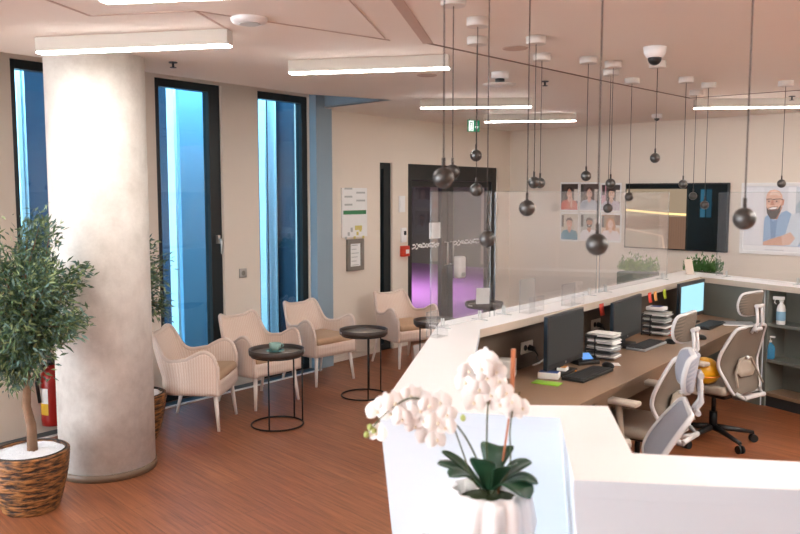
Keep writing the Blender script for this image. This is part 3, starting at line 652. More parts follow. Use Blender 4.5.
# ------------------------------------------------------------------ olive trees
def olive(label, loc, k, seed, hgt, cr, cz0, nleaf, rz=0):
    rr = random.Random(seed)
    t = thing('potted_olive_tree', label, 'tree', loc, rz, 'olive trees in rattan pots')
    h = .36
    bm = BM(); lathe(bm, [*[(.155 + .07 * (1 - (1 - q / 40) ** 1.8) + .003 * (q % 2), h * q / 40) for q in range(40)], (.226, h), (.20, h), (.195, h - .03)], 48, cap=True, wob=lambda th, z: .006 * sin(th * 37)); obj('rattan_pot', bm, 'basket', t)
    bm = BM(); lathe(bm, [(.205, h - .02), (.212, h + .004), (.203, h + .006), (.198, h - .02)], 48, cap=False); obj('pot_rim', bm, 'basketin', t)
    bm = BM()
    rings = [[(r * cos(2 * pi * i / 40), r * sin(2 * pi * i / 40), h - .012 + .012 * (1 - r / .2) + rr.uniform(-.004, .004)) for i in range(40)] for r in (.199, .17, .14, .11, .08, .04, .01)]
    ring_loft(bm, rings); obj('gravel', bm, 'gravel', t)
    # trunk and branches
    top = Vector((rr.uniform(-.03, .03), rr.uniform(-.03, .03), cz0 + .12))
    pts = [Vector((.02, 0, h - .02)), Vector((.015, .01, h + .15)), Vector((-.005, 0, (h + cz0) / 2 + .1)), top]
    bm = BM(); tube(bm, pts, [.031, .028, .025, .021], 10); obj('trunk', bm, 'bark', t)
    bm = BM(); bb = BM(); cc = Vector((0, 0, (cz0 + hgt) / 2)); rh = (hgt - cz0) / 2
    twigs = []
    for i in range(46):
        while True:
            q = Vector((rr.uniform(-1, 1), rr.uniform(-1, 1), rr.uniform(-1, 1)))
            if .35 < q.length < 1: break
        e = cc + Vector((q.x * cr * (1 - .15 * q.z), q.y * cr * (1 - .15 * q.z), q.z * rh))
        s = top.lerp(cc, rr.uniform(0, .6)) if e.z > top.z else top.copy()
        m_ = s.lerp(e, .5) + Vector((rr.uniform(-.04, .04), rr.uniform(-.04, .04), .05))
        tube(bb, [s, m_, e], [.008, .005, .002], 5)
        twigs.append((s, m_, e))
    obj('branches', bb, 'bark', t)
    for i in range(nleaf):
        s, m_, e = rr.choice(twigs); f_ = rr.uniform(.25, 1.08)
        p = (s.lerp(m_, f_ * 2) if f_ < .5 else m_.lerp(e, f_ * 2 - 1)) + Vector((rr.gauss(0, .035), rr.gauss(0, .035), rr.gauss(0, .035)))
        out = (p - cc); out.z *= .6; d = (out.normalized() * .6 + Vector((rr.gauss(0, .5), rr.gauss(0, .5), rr.gauss(.15, .5)))).normalized()
        L_ = rr.uniform(.038, .065); w = rr.uniform(.0055, .0085)
        sd = d.cross(Vector((rr.gauss(0, 1), rr.gauss(0, 1), rr.gauss(0, 1)))).normalized() * w
        bend = Vector((0, 0, -.006))
        v = [bm.verts.new(x) for x in (p, p + d * L_ * .45 + sd, p + d * L_ + bend, p + d * L_ * .45 - sd)]
        bm.faces.new(v).material_index = rr.choice((0, 0, 1, 2, 2))
    obj('foliage', bm, ['leafa', 'leafb', 'leafc'], t)
olive('large olive tree in a rattan pot left of the concrete column', (-2.235, 4.70, 0), 1, 5, 1.77, .36, .70, 14000)
olive('olive tree mostly hidden behind the concrete column, near the wavy backed chair', (-2.045, 6.07, 0), 1, 9, 1.66, .30, .72, 5000)
# fire extinguisher
s, _ = wa(53.5, 400, .12)
t = thing('fire_extinguisher', 'red fire extinguisher on the wall between olive tree and concrete column', 'fire extinguisher', wloc(AD, s, .08, .11), ARZ)
bm = BM(); lathe(bm, [(.05, 0), (.085, .01), (.088, .05), (.088, .36), (.075, .42), (.035, .46), (.03, .49)], 28); obj('cylinder', bm, 'red', t)
bm = BM(); lathe(bm, [(.032, .485), (.032, .52)], 14); box(bm, (-.015, -.02, .52), (.015, .09, .535)); box(bm, (-.015, -.02, .55), (.015, .10, .565)); obj('valve_handle', bm, 'dark', t)
bm = BM(); tube(bm, [(-.03, -.03, .50), (-.11, -.02, .47), (-.125, 0, .36), (-.105, 0, .2)], .013, 8); obj('hose', bm, 'black', t)
bm = BM(); grid(bm, [[(.0892 * cos(th), .0892 * sin(th), z) for th in [rad(165 + 6 * i) for i in range(10)]] for z in (.10, .19)], 1); grid(bm, [[(.0892 * cos(th), .0892 * sin(th), z) for th in [rad(165 + 6 * i) for i in range(10)]] for z in (.19, .31)], 0); obj('label_sticker', bm, ['paper', 'yellow'], t)
bm = BM(); box(bm, (-.04, .085, .28), (.04, .0995, .36)); obj('wall_bracket', bm, 'dark', t)

def dense(P, n=4):
    Q = []
    for i in range(len(P) - 1):
        p = [P[max(i - 1, 0)], P[i], P[i + 1], P[min(i + 2, len(P) - 1)]]
        for k in range(n):
            t_ = k / n
            Q.append(tuple(.5 * (2 * b + (c - a) * t_ + (2 * a - 5 * b + 4 * c - d_) * t_ ** 2 + (3 * b - a - 3 * c + d_) * t_ ** 3) for a, b, c, d_ in zip(*p)))
    return Q + [P[-1]]
# ------------------------------------------------------------------ lounge chairs (facing local +x)
def smooth(a, b, x): x = min(max((x - a) / (b - a), 0), 1); return x * x * (3 - 2 * x)
def lounge(label, loc, rz):
    t = thing('lounge_chair', label, 'chair', loc, rz, 'cream woven lounge chairs')
    t.scale = (.94, .94, .98)
    N = 96; path = []
    for i in range(N + 1):
        q = -1 + 2 * i / N; a = abs(q); sg = 1 if q >= 0 else -1
        if a < .62:
            ph = a / .62 * pi / 2; x = -.27 * max(0, cos(ph)) ** .55; y = .285 * sin(ph) ** .62
        else:
            x = .25 * (a - .62) / .38; y = .285 + .012 * sin((a - .62) / .38 * pi)
        path.append((q, x, sg * y))
    prof = dense([(0, .765), (.10, .770), (.19, .788), (.25, .797), (.305, .792), (.345, .765), (.372, .715), (.395, .66), (.425, .612), (.47, .585), (.52, .575), (.60, .585), (.70, .625), (.80, .655), (.88, .655), (.95, .615), (1.0, .53)], 6)
    def top(q):
        a = abs(q)
        for (x0, y0), (x1, y1) in zip(prof, prof[1:]):
            if x0 <= a <= x1: return y0 + (y1 - y0) * (a - x0) / max(1e-9, x1 - x0)
        return prof[-1][1]
    rows = []; J = 12
    for j in range(J + 1):
        row = []
        for q, x, y in path:
            z = .30 + (top(q) - .30) * j / J
            lean = max(0, z - .42)
            bk = 1 - smooth(.3, .75, abs(q))
            row.append((x - .30 * lean * bk + .02 * smooth(.7, 1, abs(q)) * (z - .3), y * (1 + .18 * lean * smooth(.4, .8, abs(q)) - .10 * max(0, z - .55) / .3 * bk), z))
        rows.append(row)
    acc = [0]
    for i in range(N): acc.append(acc[-1] + math.dist(path[i][1:], path[i + 1][1:]))
    bm = BM(); grid(bm, rows, 0, [[(acc[i], rows[j][i][2]) for i in range(N + 1)] for j in range(J + 1)]); obj('woven_shell', bm, 'loom', t, solid=.026)
    edge = [rows[j][0] for j in range(0, J + 1)] + list(rows[-1])[1:-1] + [rows[j][-1] for j in range(J, -1, -1)]
    bm = BM(); tube(bm, edge, .018, 8); obj('braided_rim', bm, 'loomrim', t)
    bm = BM()
    grid(bm, [[(.252 + .02 * cos(y / .285 * pi / 2), y, z) for y in [-.285 + .57 * i / 12 for i in range(13)]] for z in (.30, .34, .38, .42)], 0, [[(-.285 + .57 * i / 12, z) for i in range(13)] for z in (.30, .34, .38, .42)]); obj('seat_apron', bm, 'loom', t, solid=.024)
    bm = BM(); prism(bm, [(-.24 * cos(i * pi / 12) ** 1 if False else .255, -.27), (.255, .27), (-.05, .27), (-.18, .2), (-.24, .08), (-.24, -.08), (-.18, -.2), (-.05, -.27)], .305, .41); obj('seat_base', bm, 'loom', t)
    bm = BM(); rbox(bm, (-.235, -.262, .41), (.272, .262, .485), .032, seg=4); obj('seat_cushion', bm, 'cush', t)
    for sx, sy in ((1, -1), (1, 1), (-1, -1), (-1, 1)):
        bm = BM(); cyl(bm, (.215 * sx, .235 * sy, .33), (.25 * sx - (.055 if sx < 0 else 0), .27 * sy, 0), .023, .013, 12); obj('leg', bm, 'lego', t)
    return t
ch = lounge('cream woven lounge chair next to the concrete column, seen from its side', (-1.665, 6.52, 0), rad(-4))
dup(ch, 'cream woven lounge chair directly behind the cup on the first tray table', (-1.28, 7.20, 0), rad(-40))
dup(ch, 'cream woven lounge chair in front of the blue lit pilaster', (-.82, 8.06, 0), rad(-43))
dup(ch, 'cream woven lounge chair under the narrow glass strip, nearest to the glass door', (.06, 8.86, 0), rad(-54))

# ------------------------------------------------------------------ tray tables
def tray_table(label, loc, rz):
    t = thing('tray_table', label, 'table', loc, rz, 'round tray side tables')
    H = .615
    bm = BM(); lathe(bm, [(.01, H - .03), (.215, H - .03), (.224, H - .024), (.226, H + .02), (.215, H + .02), (.212, H - .012)], 40, cap=False); obj('tray_rim', bm, 'ash', t)
    bm = BM(); lathe(bm, [(.005, H - .014), (.2125, H - .014), (.2125, H - .011), (.005, H - .011)], 40); obj('tray_surface', bm, 'tray', t)
    bm = BM()
    for a in (rad(-90), rad(90)): box(bm, (-.035, .2262, H - .012), (.035, .2275, H + .006), 0, Matrix.Rotation(a, 4, 'Z'))
    obj('handle_inlay', bm, 'silver', t)
    for a in (-99, 21, 57):
        a = rad(a); bm = BM(); cyl(bm, (.212 * cos(a), .212 * sin(a), .008), (.212 * cos(a), .212 * sin(a), H - .031), .0065, n=8); obj('leg', bm, 'blackm', t)
    bm = BM(); tube(bm, [(.212 * cos(2 * pi * i / 48), .212 * sin(2 * pi * i / 48), .008) for i in range(48)], .0075, 8, closed=True); obj('base_ring', bm, 'blackm', t)
    bm = BM(); tube(bm, [(.205 * cos(2 * pi * i / 48), .205 * sin(2 * pi * i / 48), H - .036) for i in range(48)], .006, 6, closed=True); obj('top_ring', bm, 'blackm', t)
    return t
tt = tray_table('round dark tray table carrying the teal cup', (-1.01, 6.45, 0), 0)
dup(tt, 'round dark tray table with an empty top, standing between two lounge chairs', (-.34, 7.40, 0), rad(22))
dup(tt, 'round dark tray table partly hidden behind the white counter edge', (.36, 7.95, 0), rad(80))
dup(tt, 'round dark tray table with a leaflet stand before the glass door', (.98, 9.25, 0), rad(40))
t = thing('coffee_cup', 'teal coffee cup on a saucer on the first tray table', 'cup', (-1.02, 6.45, .605), .6); t.scale = (1.2, 1.2, 1.2)
bm = BM(); lathe(bm, [(.02, 0), (.045, .006), (.062, .013), (.06, .015), (.04, .009), (.01, .007)], 28); obj('saucer', bm, 'teal2', t)
bm = BM(); lathe(bm, [(.018, .010), (.03, .014), (.040, .035), (.043, .062), (.040, .062), (.036, .034), (.02, .02)], 28); obj('cup_body', bm, 'teal', t)
bm = BM(); tube(bm, [(.04, 0, .052), (.058, 0, .05), (.06, 0, .035), (.038, 0, .026)], .004, 6); obj('handle', bm, 'teal', t)
t = thing('leaflet_stand', 'white leaflet stand on the tray table before the glass door', 'leaflet stand', (.98, 9.25, .605), .2)
bm = BM(); box(bm, (-.10, -.012, .012), (.06, .0, .20), 0, Matrix.Rotation(rad(8), 4, 'X')); obj('leaflet', bm, 'paper', t)
bm = BM(); box(bm, (-.12, -.03, 0), (.10, .05, .01)); box(bm, (-.12, .012, .01), (.10, .018, .25)); obj('stand', bm, 'acryl', t)

# ------------------------------------------------------------------ reception counter
ZT, ZS = 1.10, 1.05
P1 = at_z(380, 408, ZT).xy; P2 = at_z(560, 418, ZT).xy; P3 = at_z(574, 480, ZT).xy; P4 = at_z(800, 490, ZT).xy
O2 = at_z(440, 322, ZT).xy; I1 = at_z(480, 329.5, ZT).xy; IF = at_z(700, 276.8, ZT).xy; IR = at_z(800, 288, ZT).xy
I2 = at_z(464, 404, ZT).xy; I3 = at_z(608, 406, ZT).xy; I4 = at_z(632, 453, ZT).xy; I5 = at_z(800, 462, ZT).xy
DR = (IR - IF).normalized(); NR = Vector((-DR.y, DR.x))           # along the right leg, away from the office
DF = (IF - I1).normalized(); NF = Vector((-DF.y, DF.x))           # along the far leg, away from the office
RE = IF + DR * 2.3; RO = RE + NR * .36
def isect(p, d, q, e):
    t = ((q.x - p.x) * e.y - (q.y - p.y) * e.x) / (d.x * e.y - d.y * e.x); return p + d * t
O3 = isect(O2, (DF), RO, DR)
P4x = P4 + (P4 - P3) * 1.6; I5x = I5 + (I5 - I4) * 2.0
topp = [RO, O3, O2, P1, P2, P3, P4x, I5x, I4, I3, I2, I1, IF, RE]
cn = thing('reception_counter', 'long white angular reception counter curving around the office desk', 'counter')
def rel(p): return (p[0], p[1])
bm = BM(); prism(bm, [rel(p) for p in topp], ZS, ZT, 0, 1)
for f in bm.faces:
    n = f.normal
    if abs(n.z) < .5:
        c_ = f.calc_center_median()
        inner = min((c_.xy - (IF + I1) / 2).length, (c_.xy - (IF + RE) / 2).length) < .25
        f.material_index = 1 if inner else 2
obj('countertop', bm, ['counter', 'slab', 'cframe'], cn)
cen = Vector((2.0, 5.0))
def inset(p, k): d = (cen - p).normalized(); return p + d * k
ins = lambda k, kk=0: [RO - NR * k * .8, O3 - (NR + NF) * k * .6, O2 - NF * k * .5 + Vector((k, 0)) * .6, P1 + Vector((k * .9, k * .55)), P2 + Vector((k * .9, k * .55)), P3 + Vector((k * .9, k * .5)), P4x + Vector((0, k))]
IFb = isect(I1 + NF * .13, DF, IF + NR * .03, DR); I1b = isect(I1 + NF * .13, DF, I2 + Vector((-.10, 0)), (I1 - I2).normalized())
sh = IF + DR * ((lambda a: a)((at_z(761, 284, ZT).xy - IF).dot(DR)))
inner = [I5x + Vector((0, -.02)), I4 + Vector((-.03, -.02)), I3 + Vector((-.02, -.03)), I2 + Vector((-.10, -.03)), I1b, IFb, sh + NR * .03, sh + NR * .32, RE + NR * .32]
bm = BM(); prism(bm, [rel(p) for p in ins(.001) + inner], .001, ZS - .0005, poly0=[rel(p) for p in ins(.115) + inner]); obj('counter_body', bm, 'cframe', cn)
# inner linings
def lining(a, b, z0, z1, th, m, name):
    d = (b - a).normalized(); n = Vector((d.y, -d.x)) * th
    bm = BM(); prism(bm, [rel(a), rel(b), rel(b + n), rel(a + n)], z0, z1); return obj(name, bm, m, cn)
lining(I1b + NF * 0 - NF * .001, IFb - NF * .001, .002, ZS - .001, .012, 'ipan', 'inner_panel')
lining(I2 + Vector((-.099, .1)), I1b + Vector((.001, -.02)), .002, ZS - .001, .012, 'ipan', 'inner_panel')
lining(IFb - NR * .001 + DR * .01, sh - NR * .001 + NR * .03, .002, ZS - .001, .012, 'gpan', 'inner_panel')
# low ledge in front of the counter carrying the orchid
LE = [P1 + Vector((.14, .02)), P2 + Vector((.02, .02)), P3 + Vector((-.01, .02)), Vector((.06, 2.26))]
bm = BM(); prism(bm, [rel(p) for p in LE], .58, .62); obj('front_ledge', bm, 'counter', cn, bevel=.003)
bm = BM(); prism(bm, [rel(LE[0].lerp((LE[2] + LE[0]) / 2, .3)), rel(LE[1].lerp((LE[3] + LE[1]) / 2, .3)), rel(LE[2].lerp((LE[0] + LE[2]) / 2, .3)), rel(LE[3].lerp((LE[1] + LE[3]) / 2, .3))], .001, .58); obj('ledge_base', bm, 'cframe', cn)
# desk worktop
DZ = .74
dk = [IFb - NF * .016 + DR * .02, IFb + DR * .56 - NR * .014, Vector((2.96, 6.92)), at_z(735, 330, DZ).xy, at_z(600, 394.5, DZ).xy, at_z(589, 400, DZ).xy, Vector((.99, 4.32)), Vector((.93, 4.1)), Vector((.80, 3.55)), I2 + Vector((-.08, .45)), I1b + Vector((.018, -.03)) ]
ds = thing('desk_worktop', 'tan laminate office desk running along the inside of the reception counter', 'desk')
bm = BM(); prism(bm, [rel(p) for p in dk], DZ - .04, DZ, 0, 1); obj('worktop', bm, ['desk', 'deskd'], ds, bevel=.004)
for a, dd in ((Vector((1.05, 4.72)), DF), (Vector((2.0, 6.0)), DF)):
    bm = BM(); n = Vector((-dd.y, dd.x)); prism(bm, [rel(a), rel(a + dd * .03), rel(a + dd * .03 + n * .4), rel(a + n * .4)], .001, DZ - .041); obj('panel_leg', bm, 'deskd', ds)
bm = BM(); a = dk[3] + NF * .03; b = dk[4] + NF * .03; prism(bm, [rel(a), rel(b), rel(b + NF * .018), rel(a + NF * .018)], DZ - .13, DZ - .041); obj('edge_apron', bm, 'deskd', ds)
# shelving at the right
SRZ = math.atan2(DR.y, DR.x)
def sp(u, v, off=0):      # point of the shelving front plane seen at a pixel -> (s, z)
    n3 = Vector((NR.x, NR.y, 0)); o3 = Vector((IF.x, IF.y, 0)) + n3 * off; r = ray(u, v); c0 = Vector((0, 0, CAMH)); t_ = (o3 - c0).dot(n3) / r.dot(n3); p = c0 + r * t_
    return (p.xy - IF).dot(DR), p.z
t = thing('shelving_unit', 'grey green open shelving under the right arm of the counter', 'shelving', (IF.x, IF.y, 0), SRZ)
s0 = (sh - IF).dot(DR) + .004; s1 = 2.28; z1 = sp(780, 326)[1]; z2 = sp(780, 363)[1]; z3 = sp(780, 397)[1]
for a in (s0, s1 - .03): bm = BM(); box(bm, (a, .04, .001), (a + .03, .30, ZS - .001)); obj('side_panel', bm, 'gpan', t)
bm = BM(); box(bm, (s0 + .03, .285, .02), (s1 - .03, .30, ZS - .001)); obj('back_panel', bm, 'gpan', t)
for z in (z1, z2): bm = BM(); box(bm, (s0 + .03, .045, z - .025), (s1 - .03, .285, z)); obj('shelf', bm, 'gpan', t)
bm = BM(); box(bm, (s0 + .03, .045, z3 - .03), (s1 - .03, .285, z3)); obj('shelf', bm, 'desk', t)
bm = BM(); box(bm, (s0 + .03, .06, .001), (s1 - .03, .075, z3 - .03)); obj('plinth', bm, 'dark', t)
def on_shelf(u, v, z, off=.09):
    s = sp(u, v, off)[0]; p = IF + DR * s + NR * off; return (p.x, p.y, z)
t = thing('spray_bottle', 'white trigger spray bottle on the upper grey shelf', 'bottle', on_shelf(781, 315, z1), 2.6)
bm = BM(); lathe(bm, [(.036, 0), (.038, .01), (.038, .13), (.03, .165), (.015, .185), (.014, .20)], 24); obj('bottle_body', bm, 'white', t)
bm = BM(); lathe(bm, [(.0385, .035), (.0385, .115)], 24, cap=False); obj('label_band', bm, 'bluew', t)
bm = BM(); lathe(bm, [(.018, .198), (.018, .215)], 14); rbox(bm, (-.025, -.012, .215), (.07, .012, .245), .005); tube(bm, [(.05, 0, .22), (.055, 0, .19), (.04, 0, .175)], .005, 6); obj('trigger_head', bm, 'white', t)
t = thing('cosmetic_tube', 'pale squeeze tube standing beside the spray bottle', 'tube', on_shelf(767, 317, z1), 1.2)
bm = BM(); ring_loft(bm, [[(rx * cos(2 * pi * i / 20), ry * sin(2 * pi * i / 20), z) for i in range(20)] for rx, ry, z in ((.022, .022, 0), (.024, .022, .03), (.028, .02, .09), (.032, .004, .17), (.032, .002, .18))]); obj('tube_body', bm, 'paper', t)
bm = BM(); box(bm, (-.018, -.024, .04), (.018, -.0215, .085)); obj('tube_label', bm, 'pgreen', t)
t = thing('hand_sanitiser', 'blue pump bottle of hand sanitiser on the lower grey shelf', 'bottle', on_shelf(769.5, 352, z2), 2.2)
bm = BM(); ring_loft(bm, [[(rx * cos(2 * pi * i / 20), rx * .75 * sin(2 * pi * i / 20), z) for i in range(20)] for rx, z in ((.042, 0), (.046, .01), (.046, .10), (.036, .125), (.016, .14), (.015, .15))]); obj('bottle_body', bm, 'clearb', t)
bm = BM(); box(bm, (-.026, -.0372, .03), (.026, -.0346, .09)); obj('bottle_label', bm, 'paper', t)
bm = BM(); cyl(bm, (0, 0, .15), (0, 0, .19), .007); rbox(bm, (-.045, -.01, .19), (.014, .01, .205), .004); lathe(bm, [(.017, .149), (.017, .165)], 14); obj('pump_head', bm, 'white', t)

# ------------------------------------------------------------------ acrylic screens on the counter
def screen(p, q, label):
    d = (q - p); L_ = d.length; rz = math.atan2(d.y, d.x)
    t = thing('acrylic_screen', label, 'screen', (p.x, p.y, ZT), rz, 'clear acrylic guards on the counter')
    bm = BM(); box(bm, (0, -.003, .006), (L_, .003, .81)); obj('acrylic_sheet', bm, 'acryl', t)
    bm = BM(); box(bm, (-.001, -.0032, .006), (.003, .0032, .81)); box(bm, (L_ - .003, -.0032, .006), (L_ + .001, .0032, .81)); box(bm, (.003, -.0032, .807), (L_ - .003, .0032, .811)); obj('sheet_edge', bm, 'aedge', t)
    for x in (.12, L_ - .12):
        bm = BM(); box(bm, (x - .003, -.06, 0), (x + .003, .06, .006)); box(bm, (x - .003, -.012, .0), (x + .003, -.0035, .06)); box(bm, (x - .003, .0035, .0), (x + .003, .012, .06)); obj('foot', bm, 'greyp', t)
CLn = I1 + NF * .20
for a, b, lab in ((-.22, .42, 'first narrow clear acrylic guard at the left bend of the counter'), (.47, 1.98, 'clear acrylic guard before the portraits, behind the first dark monitor'), (2.03, 3.5, 'clear acrylic guard before the wall screen, behind the second dark monitor')):
    screen(CLn + DF * a, CLn + DF * b, lab)
RLn = IF + NR * .20
screen(RLn + DR * .02, RLn + DR * 1.0, 'clear acrylic guard on the right arm of the counter before the large portrait')
screen(RLn + DR * 1.04, RLn + DR * 2.2, 'clear acrylic guard at the right end of the counter')
for u, v, z, lab in ((438.5, 337, .14, 'small clear acrylic leaflet holder beside the first guard'), (533, 312, .22, 'tall clear acrylic leaflet holder behind the first dark monitor'), (574, 305, .15, 'low clear acrylic leaflet holder on the counter below the portraits')):
    p = at_z(u, v, ZT); t = thing('leaflet_holder', lab, 'leaflet holder', (p.x, p.y, ZT), math.atan2(DF.y, DF.x), 'clear acrylic leaflet holders')
    w = .05 if z < .145 else .10
    bm = BM(); box(bm, (-w, -.03, 0), (w, .05, .004)); box(bm, (-w, .046, .004), (w, .05, z)); box(bm, (-w, -.03, .004), (w, -.026, z * .5)); obj('holder_body', bm, 'holder', t)
    bm = BM()
    for a, b in (((-w, 0.044, 0), (-w, .044, z)), ((w, .044, 0), (w, .044, z)), ((-w, .044, z), (w, .044, z))): cyl(bm, a, b, .002, n=5)
    obj('holder_edge', bm, 'aedge', t)

# ------------------------------------------------------------------ things on the desk
ORZ = math.atan2(DF.y, DF.x)
def desk_at(u, v): p = at_z(u, v, DZ); return (p.x, p.y, DZ)
def monitor(u0, v0, u1, v1, vt, label, rz_off=0, lit=False):
    zb = DZ + .06
    a = at_z(u0, v0, zb); b = at_z(u1, v1, zb); d = b - a; L_ = d.length; rz = math.atan2(d.y, d.x)
    zt = at_y(u0, vt, a.y).z; h = zt - zb
    t = thing('monitor', label, 'monitor', (a.x + d.x / 2, a.y + d.y / 2, DZ), rz, 'desk monitors')
    w = L_ / 2
    bm = BM(); rbox(bm, (-w, .0, .06), (w, .028, .06 + h), .005); obj('casing', bm, 'dark', t)
    bm = BM(); box(bm, (-w - .0015, .001, .065), (-w - .0001, .026, .055 + h)); obj('side_rim', bm, 'rimrefl', t)  # bluish side reflection put into the rim colour
    k_ = .03 if lit else .012; bm = BM(); box(bm, (-w + k_, -.0015, .095), (w - k_, -.0001, .06 + h - k_)); obj('display', bm, 'lit' if lit else 'screen', t)
    bm = BM(); lathe(bm, [(.008, 0), (.008, .001)], 14); o = obj('badge', bm, 'silver', t); o.location = (0, -.0001, .078); o.rotation_euler = (pi / 2, 0, 0)
    bm = BM(); box(bm, (-.03, .0285, .02), (.03, .06, .22)); obj('stand_neck', bm, 'black', t)
    bm = BM(); rbox(bm, (-.12, -.03, 0.0), (.12, .12, .02), .006); obj('stand_foot', bm, 'black', t)
monitor(547, 372, 583, 357.5, 317, 'dark switched off monitor nearest to the orchid')
monitor(613, 345, 641, 332, 303, 'dark switched off monitor in the middle of the desk')
monitor(679, 321, 704, 313.5, 284, 'lit pale blue monitor at the far corner of the desk', lit=True)
def keyboard(u, v, label, L_=.44, rz=0, m='key'):
    p = desk_at(u, v); t = thing('keyboard', label, 'keyboard', p, ORZ + rz, 'desk keyboards')
    bm = BM(); rbox(bm, (-L_ / 2, -.075, 0), (L_ / 2, .075, .018), .005); obj('base', bm, 'keyg' if m == 'keyg' else 'black', t)
    bm = BM()
    for r in range(5):
        for c in range(15):
            x = -L_ / 2 + .012 + c * (L_ - .024) / 15; y = -.065 + r * .026; box(bm, (x + .002, y + .002, .018), (x + (L_ - .024) / 15 - .002, y + .023, .024))
    obj('keys', bm, 'key', t)
keyboard(588, 375.5, 'black keyboard before the monitor nearest to the orchid')
keyboard(647, 346.5, 'grey edged keyboard before the middle monitor', rz=.0, m='keyg')
keyboard(709, 326, 'black keyboard before the lit monitor')
def mouse(u, v, lab, g='computer mice'):
    t = thing('computer_mouse', lab, 'mouse', desk_at(u, v), ORZ + 1.2, g)
    bm = BM(); ball(bm, (0, 0, .012), .05, 18, sc=(1, .6, .5)); 
    for v_ in bm.verts: v_.co.z = max(v_.co.z, 0)
    obj('mouse_body', bm, 'black', t); bm = BM(); ball(bm, (.022, 0, .032), .008, 10, sc=(1, .5, 1)); obj('scroll_wheel', bm, 'keyg', t)
mouse(608, 367.5, 'black mouse right of the nearest keyboard'); mouse(670, 343.5, 'black mouse behind the grey edged keyboard'); mouse(701, 339, 'black mouse beside the taupe headrest')
t = thing('desk_phone', 'black desk phone with a blue display between monitor and nearest keyboard', 'phone', desk_at(583.5, 363), ORZ - .5); t.scale = (.8, .8, .9)
bm = BM(); rbox(bm, (-.11, -.09, 0), (.11, .09, .03), .008); obj('phone_base', bm, 'black', t)
bm = BM(); mt = Matrix.Translation((.03, .02, .033)) @ Matrix.Rotation(rad(28), 4, 'X'); box(bm, (-.07, -.055, 0), (.07, .055, .012), 0, mt); obj('phone_panel', bm, 'dark', t); bm = BM(); box(bm, (-.06, -.045, .012), (.06, .045, .014), 0, mt); obj('phone_display', bm, 'bluel', t)
bm = BM(); tube(bm, [(-.09, -.08, .04), (-.09, -.04, .055), (-.09, .04, .055), (-.09, .08, .04)], [.024, .016, .016, .024], 10); obj('handset', bm, 'black', t)
def trays(u, v, label, n, seed, rz=0):
    rr = random.Random(seed); p = desk_at(u, v)
    t = thing('letter_tray_stack', label, 'letter tray', p, ORZ + rz, 'stacked letter trays'); t.scale = (.64, .70, .88)
    for k in range(n):
        z = .012 + k * .055; m_ = Matrix.Rotation(rr.uniform(-.05, .05), 4, 'Z')
        bm = BM(); box(bm, (-.12, -.13, z), (.12, .13, z + .004)); box(bm, (-.12, -.0, z + .004), (-.116, .13, z + .02)); box(bm, (.116, -.0, z + .004), (.12, .13, z + .02)); box(bm, (-.116, .126, z + .004), (.116, .13, z + .02)); obj('tray', bm, 'dark', t)
        bm = BM(); zz = z + .007
        for q in range(rr.choice((5, 6, 7))):
            a = rr.uniform(-.08, .08); dx, dy = rr.uniform(-.012, .012), rr.uniform(-.03, .0); hh = rr.uniform(.003, .008)
            box(bm, (-.105, -.15, zz), (.105, .12, zz + hh), rr.choice((0, 0, 1, 2)), Matrix.Translation((dx, dy, 0)) @ Matrix.Rotation(a, 4, 'Z')); zz += hh
        obj('paper_pile', bm, ['paper', 'mag', 'greyp'], t)
    for x in (-.119, .119):
        for y in (.02, .12): bm = BM(); box(bm, (x - .006, y - .006, 0), (x + .006, y + .006, .012 + (n - 1) * .055)); obj('tray_post', bm, 'dark', t)
trays(601, 358, 'stack of letter trays full of papers between the two dark monitors', 4, 4)
trays(655, 334.5, 'stack of letter trays full of papers right of the middle monitor', 4, 6)
t = thing('calculator', 'small white and blue device on top of the letter trays beside the middle monitor', 'device', (desk_at(655, 334.5)[0], desk_at(655, 334.5)[1], DZ + .205), ORZ); t.scale = (.8, .8, 1)
bm = BM(); rbox(bm, (-.07, -.1, 0), (.07, .08, .03), .008); obj('device_body', bm, 'white', t); bm = BM(); box(bm, (-.05, -.06, .0301), (.05, .04, .033)); obj('device_display', bm, 'bluebox', t)
def small(name, lab, cat, u, v, dims, m, rz=0, m2=None):
    bm = BM(); rbox(bm, (-dims[0] / 2, -dims[1] / 2, 0), (dims[0] / 2, dims[1] / 2, dims[2]), min(.004, dims[2] * .3)); o = obj(name, bm, m)
    o.location = desk_at(u, v); o.rotation_euler = (0, 0, ORZ + rz); tag(o, lab, cat)
    if m2: bm = BM(); box(bm, (-dims[0] / 2 + .006, -dims[1] / 2 + .006, dims[2]), (dims[0] / 2 - .006, dims[1] / 2 - .006, dims[2] + .002)); obj('lid_print', bm, m2, o)
small('tissue_box', 'white box with a blue lid left of the nearest keyboard', 'box', 549, 378, (.08, .13, .04), 'paper', .3, 'bluebox')
small('sticky_note_box', 'small white box with a printed lid behind the blue lidded box', 'box', 562.5, 373, (.07, .06, .04), 'paper', .2, 'orn')
small('lime_card', 'lime green card lying before the blue lidded box', 'card', 547, 383.5, (.09, .17, .006), 'green2', .15)
small('orange_pad', 'small orange pad by the foot of the nearest monitor', 'note pad', 572, 371, (.05, .06, .012), 'orange', .4)
small('white_note', 'white note lying beside the black mouse', 'paper', 616, 364.5, (.09, .05, .003), 'paper', .6)
small('red_holder', 'red stapler shaped block behind the letter trays near the lit monitor', 'stapler', 671, 334.5, (.12, .05, .035), 'redn', .2)
small('paper_sheets', 'loose white papers beside the lit monitor keyboard', 'papers', 738, 324, (.22, .28, .008), 'paper', .5, 'mag')
small('white_envelope', 'pale paper bag standing by the desk panel behind the orchid', 'paper bag', 501, 376, (.12, .18, .11), 'paper', .4)
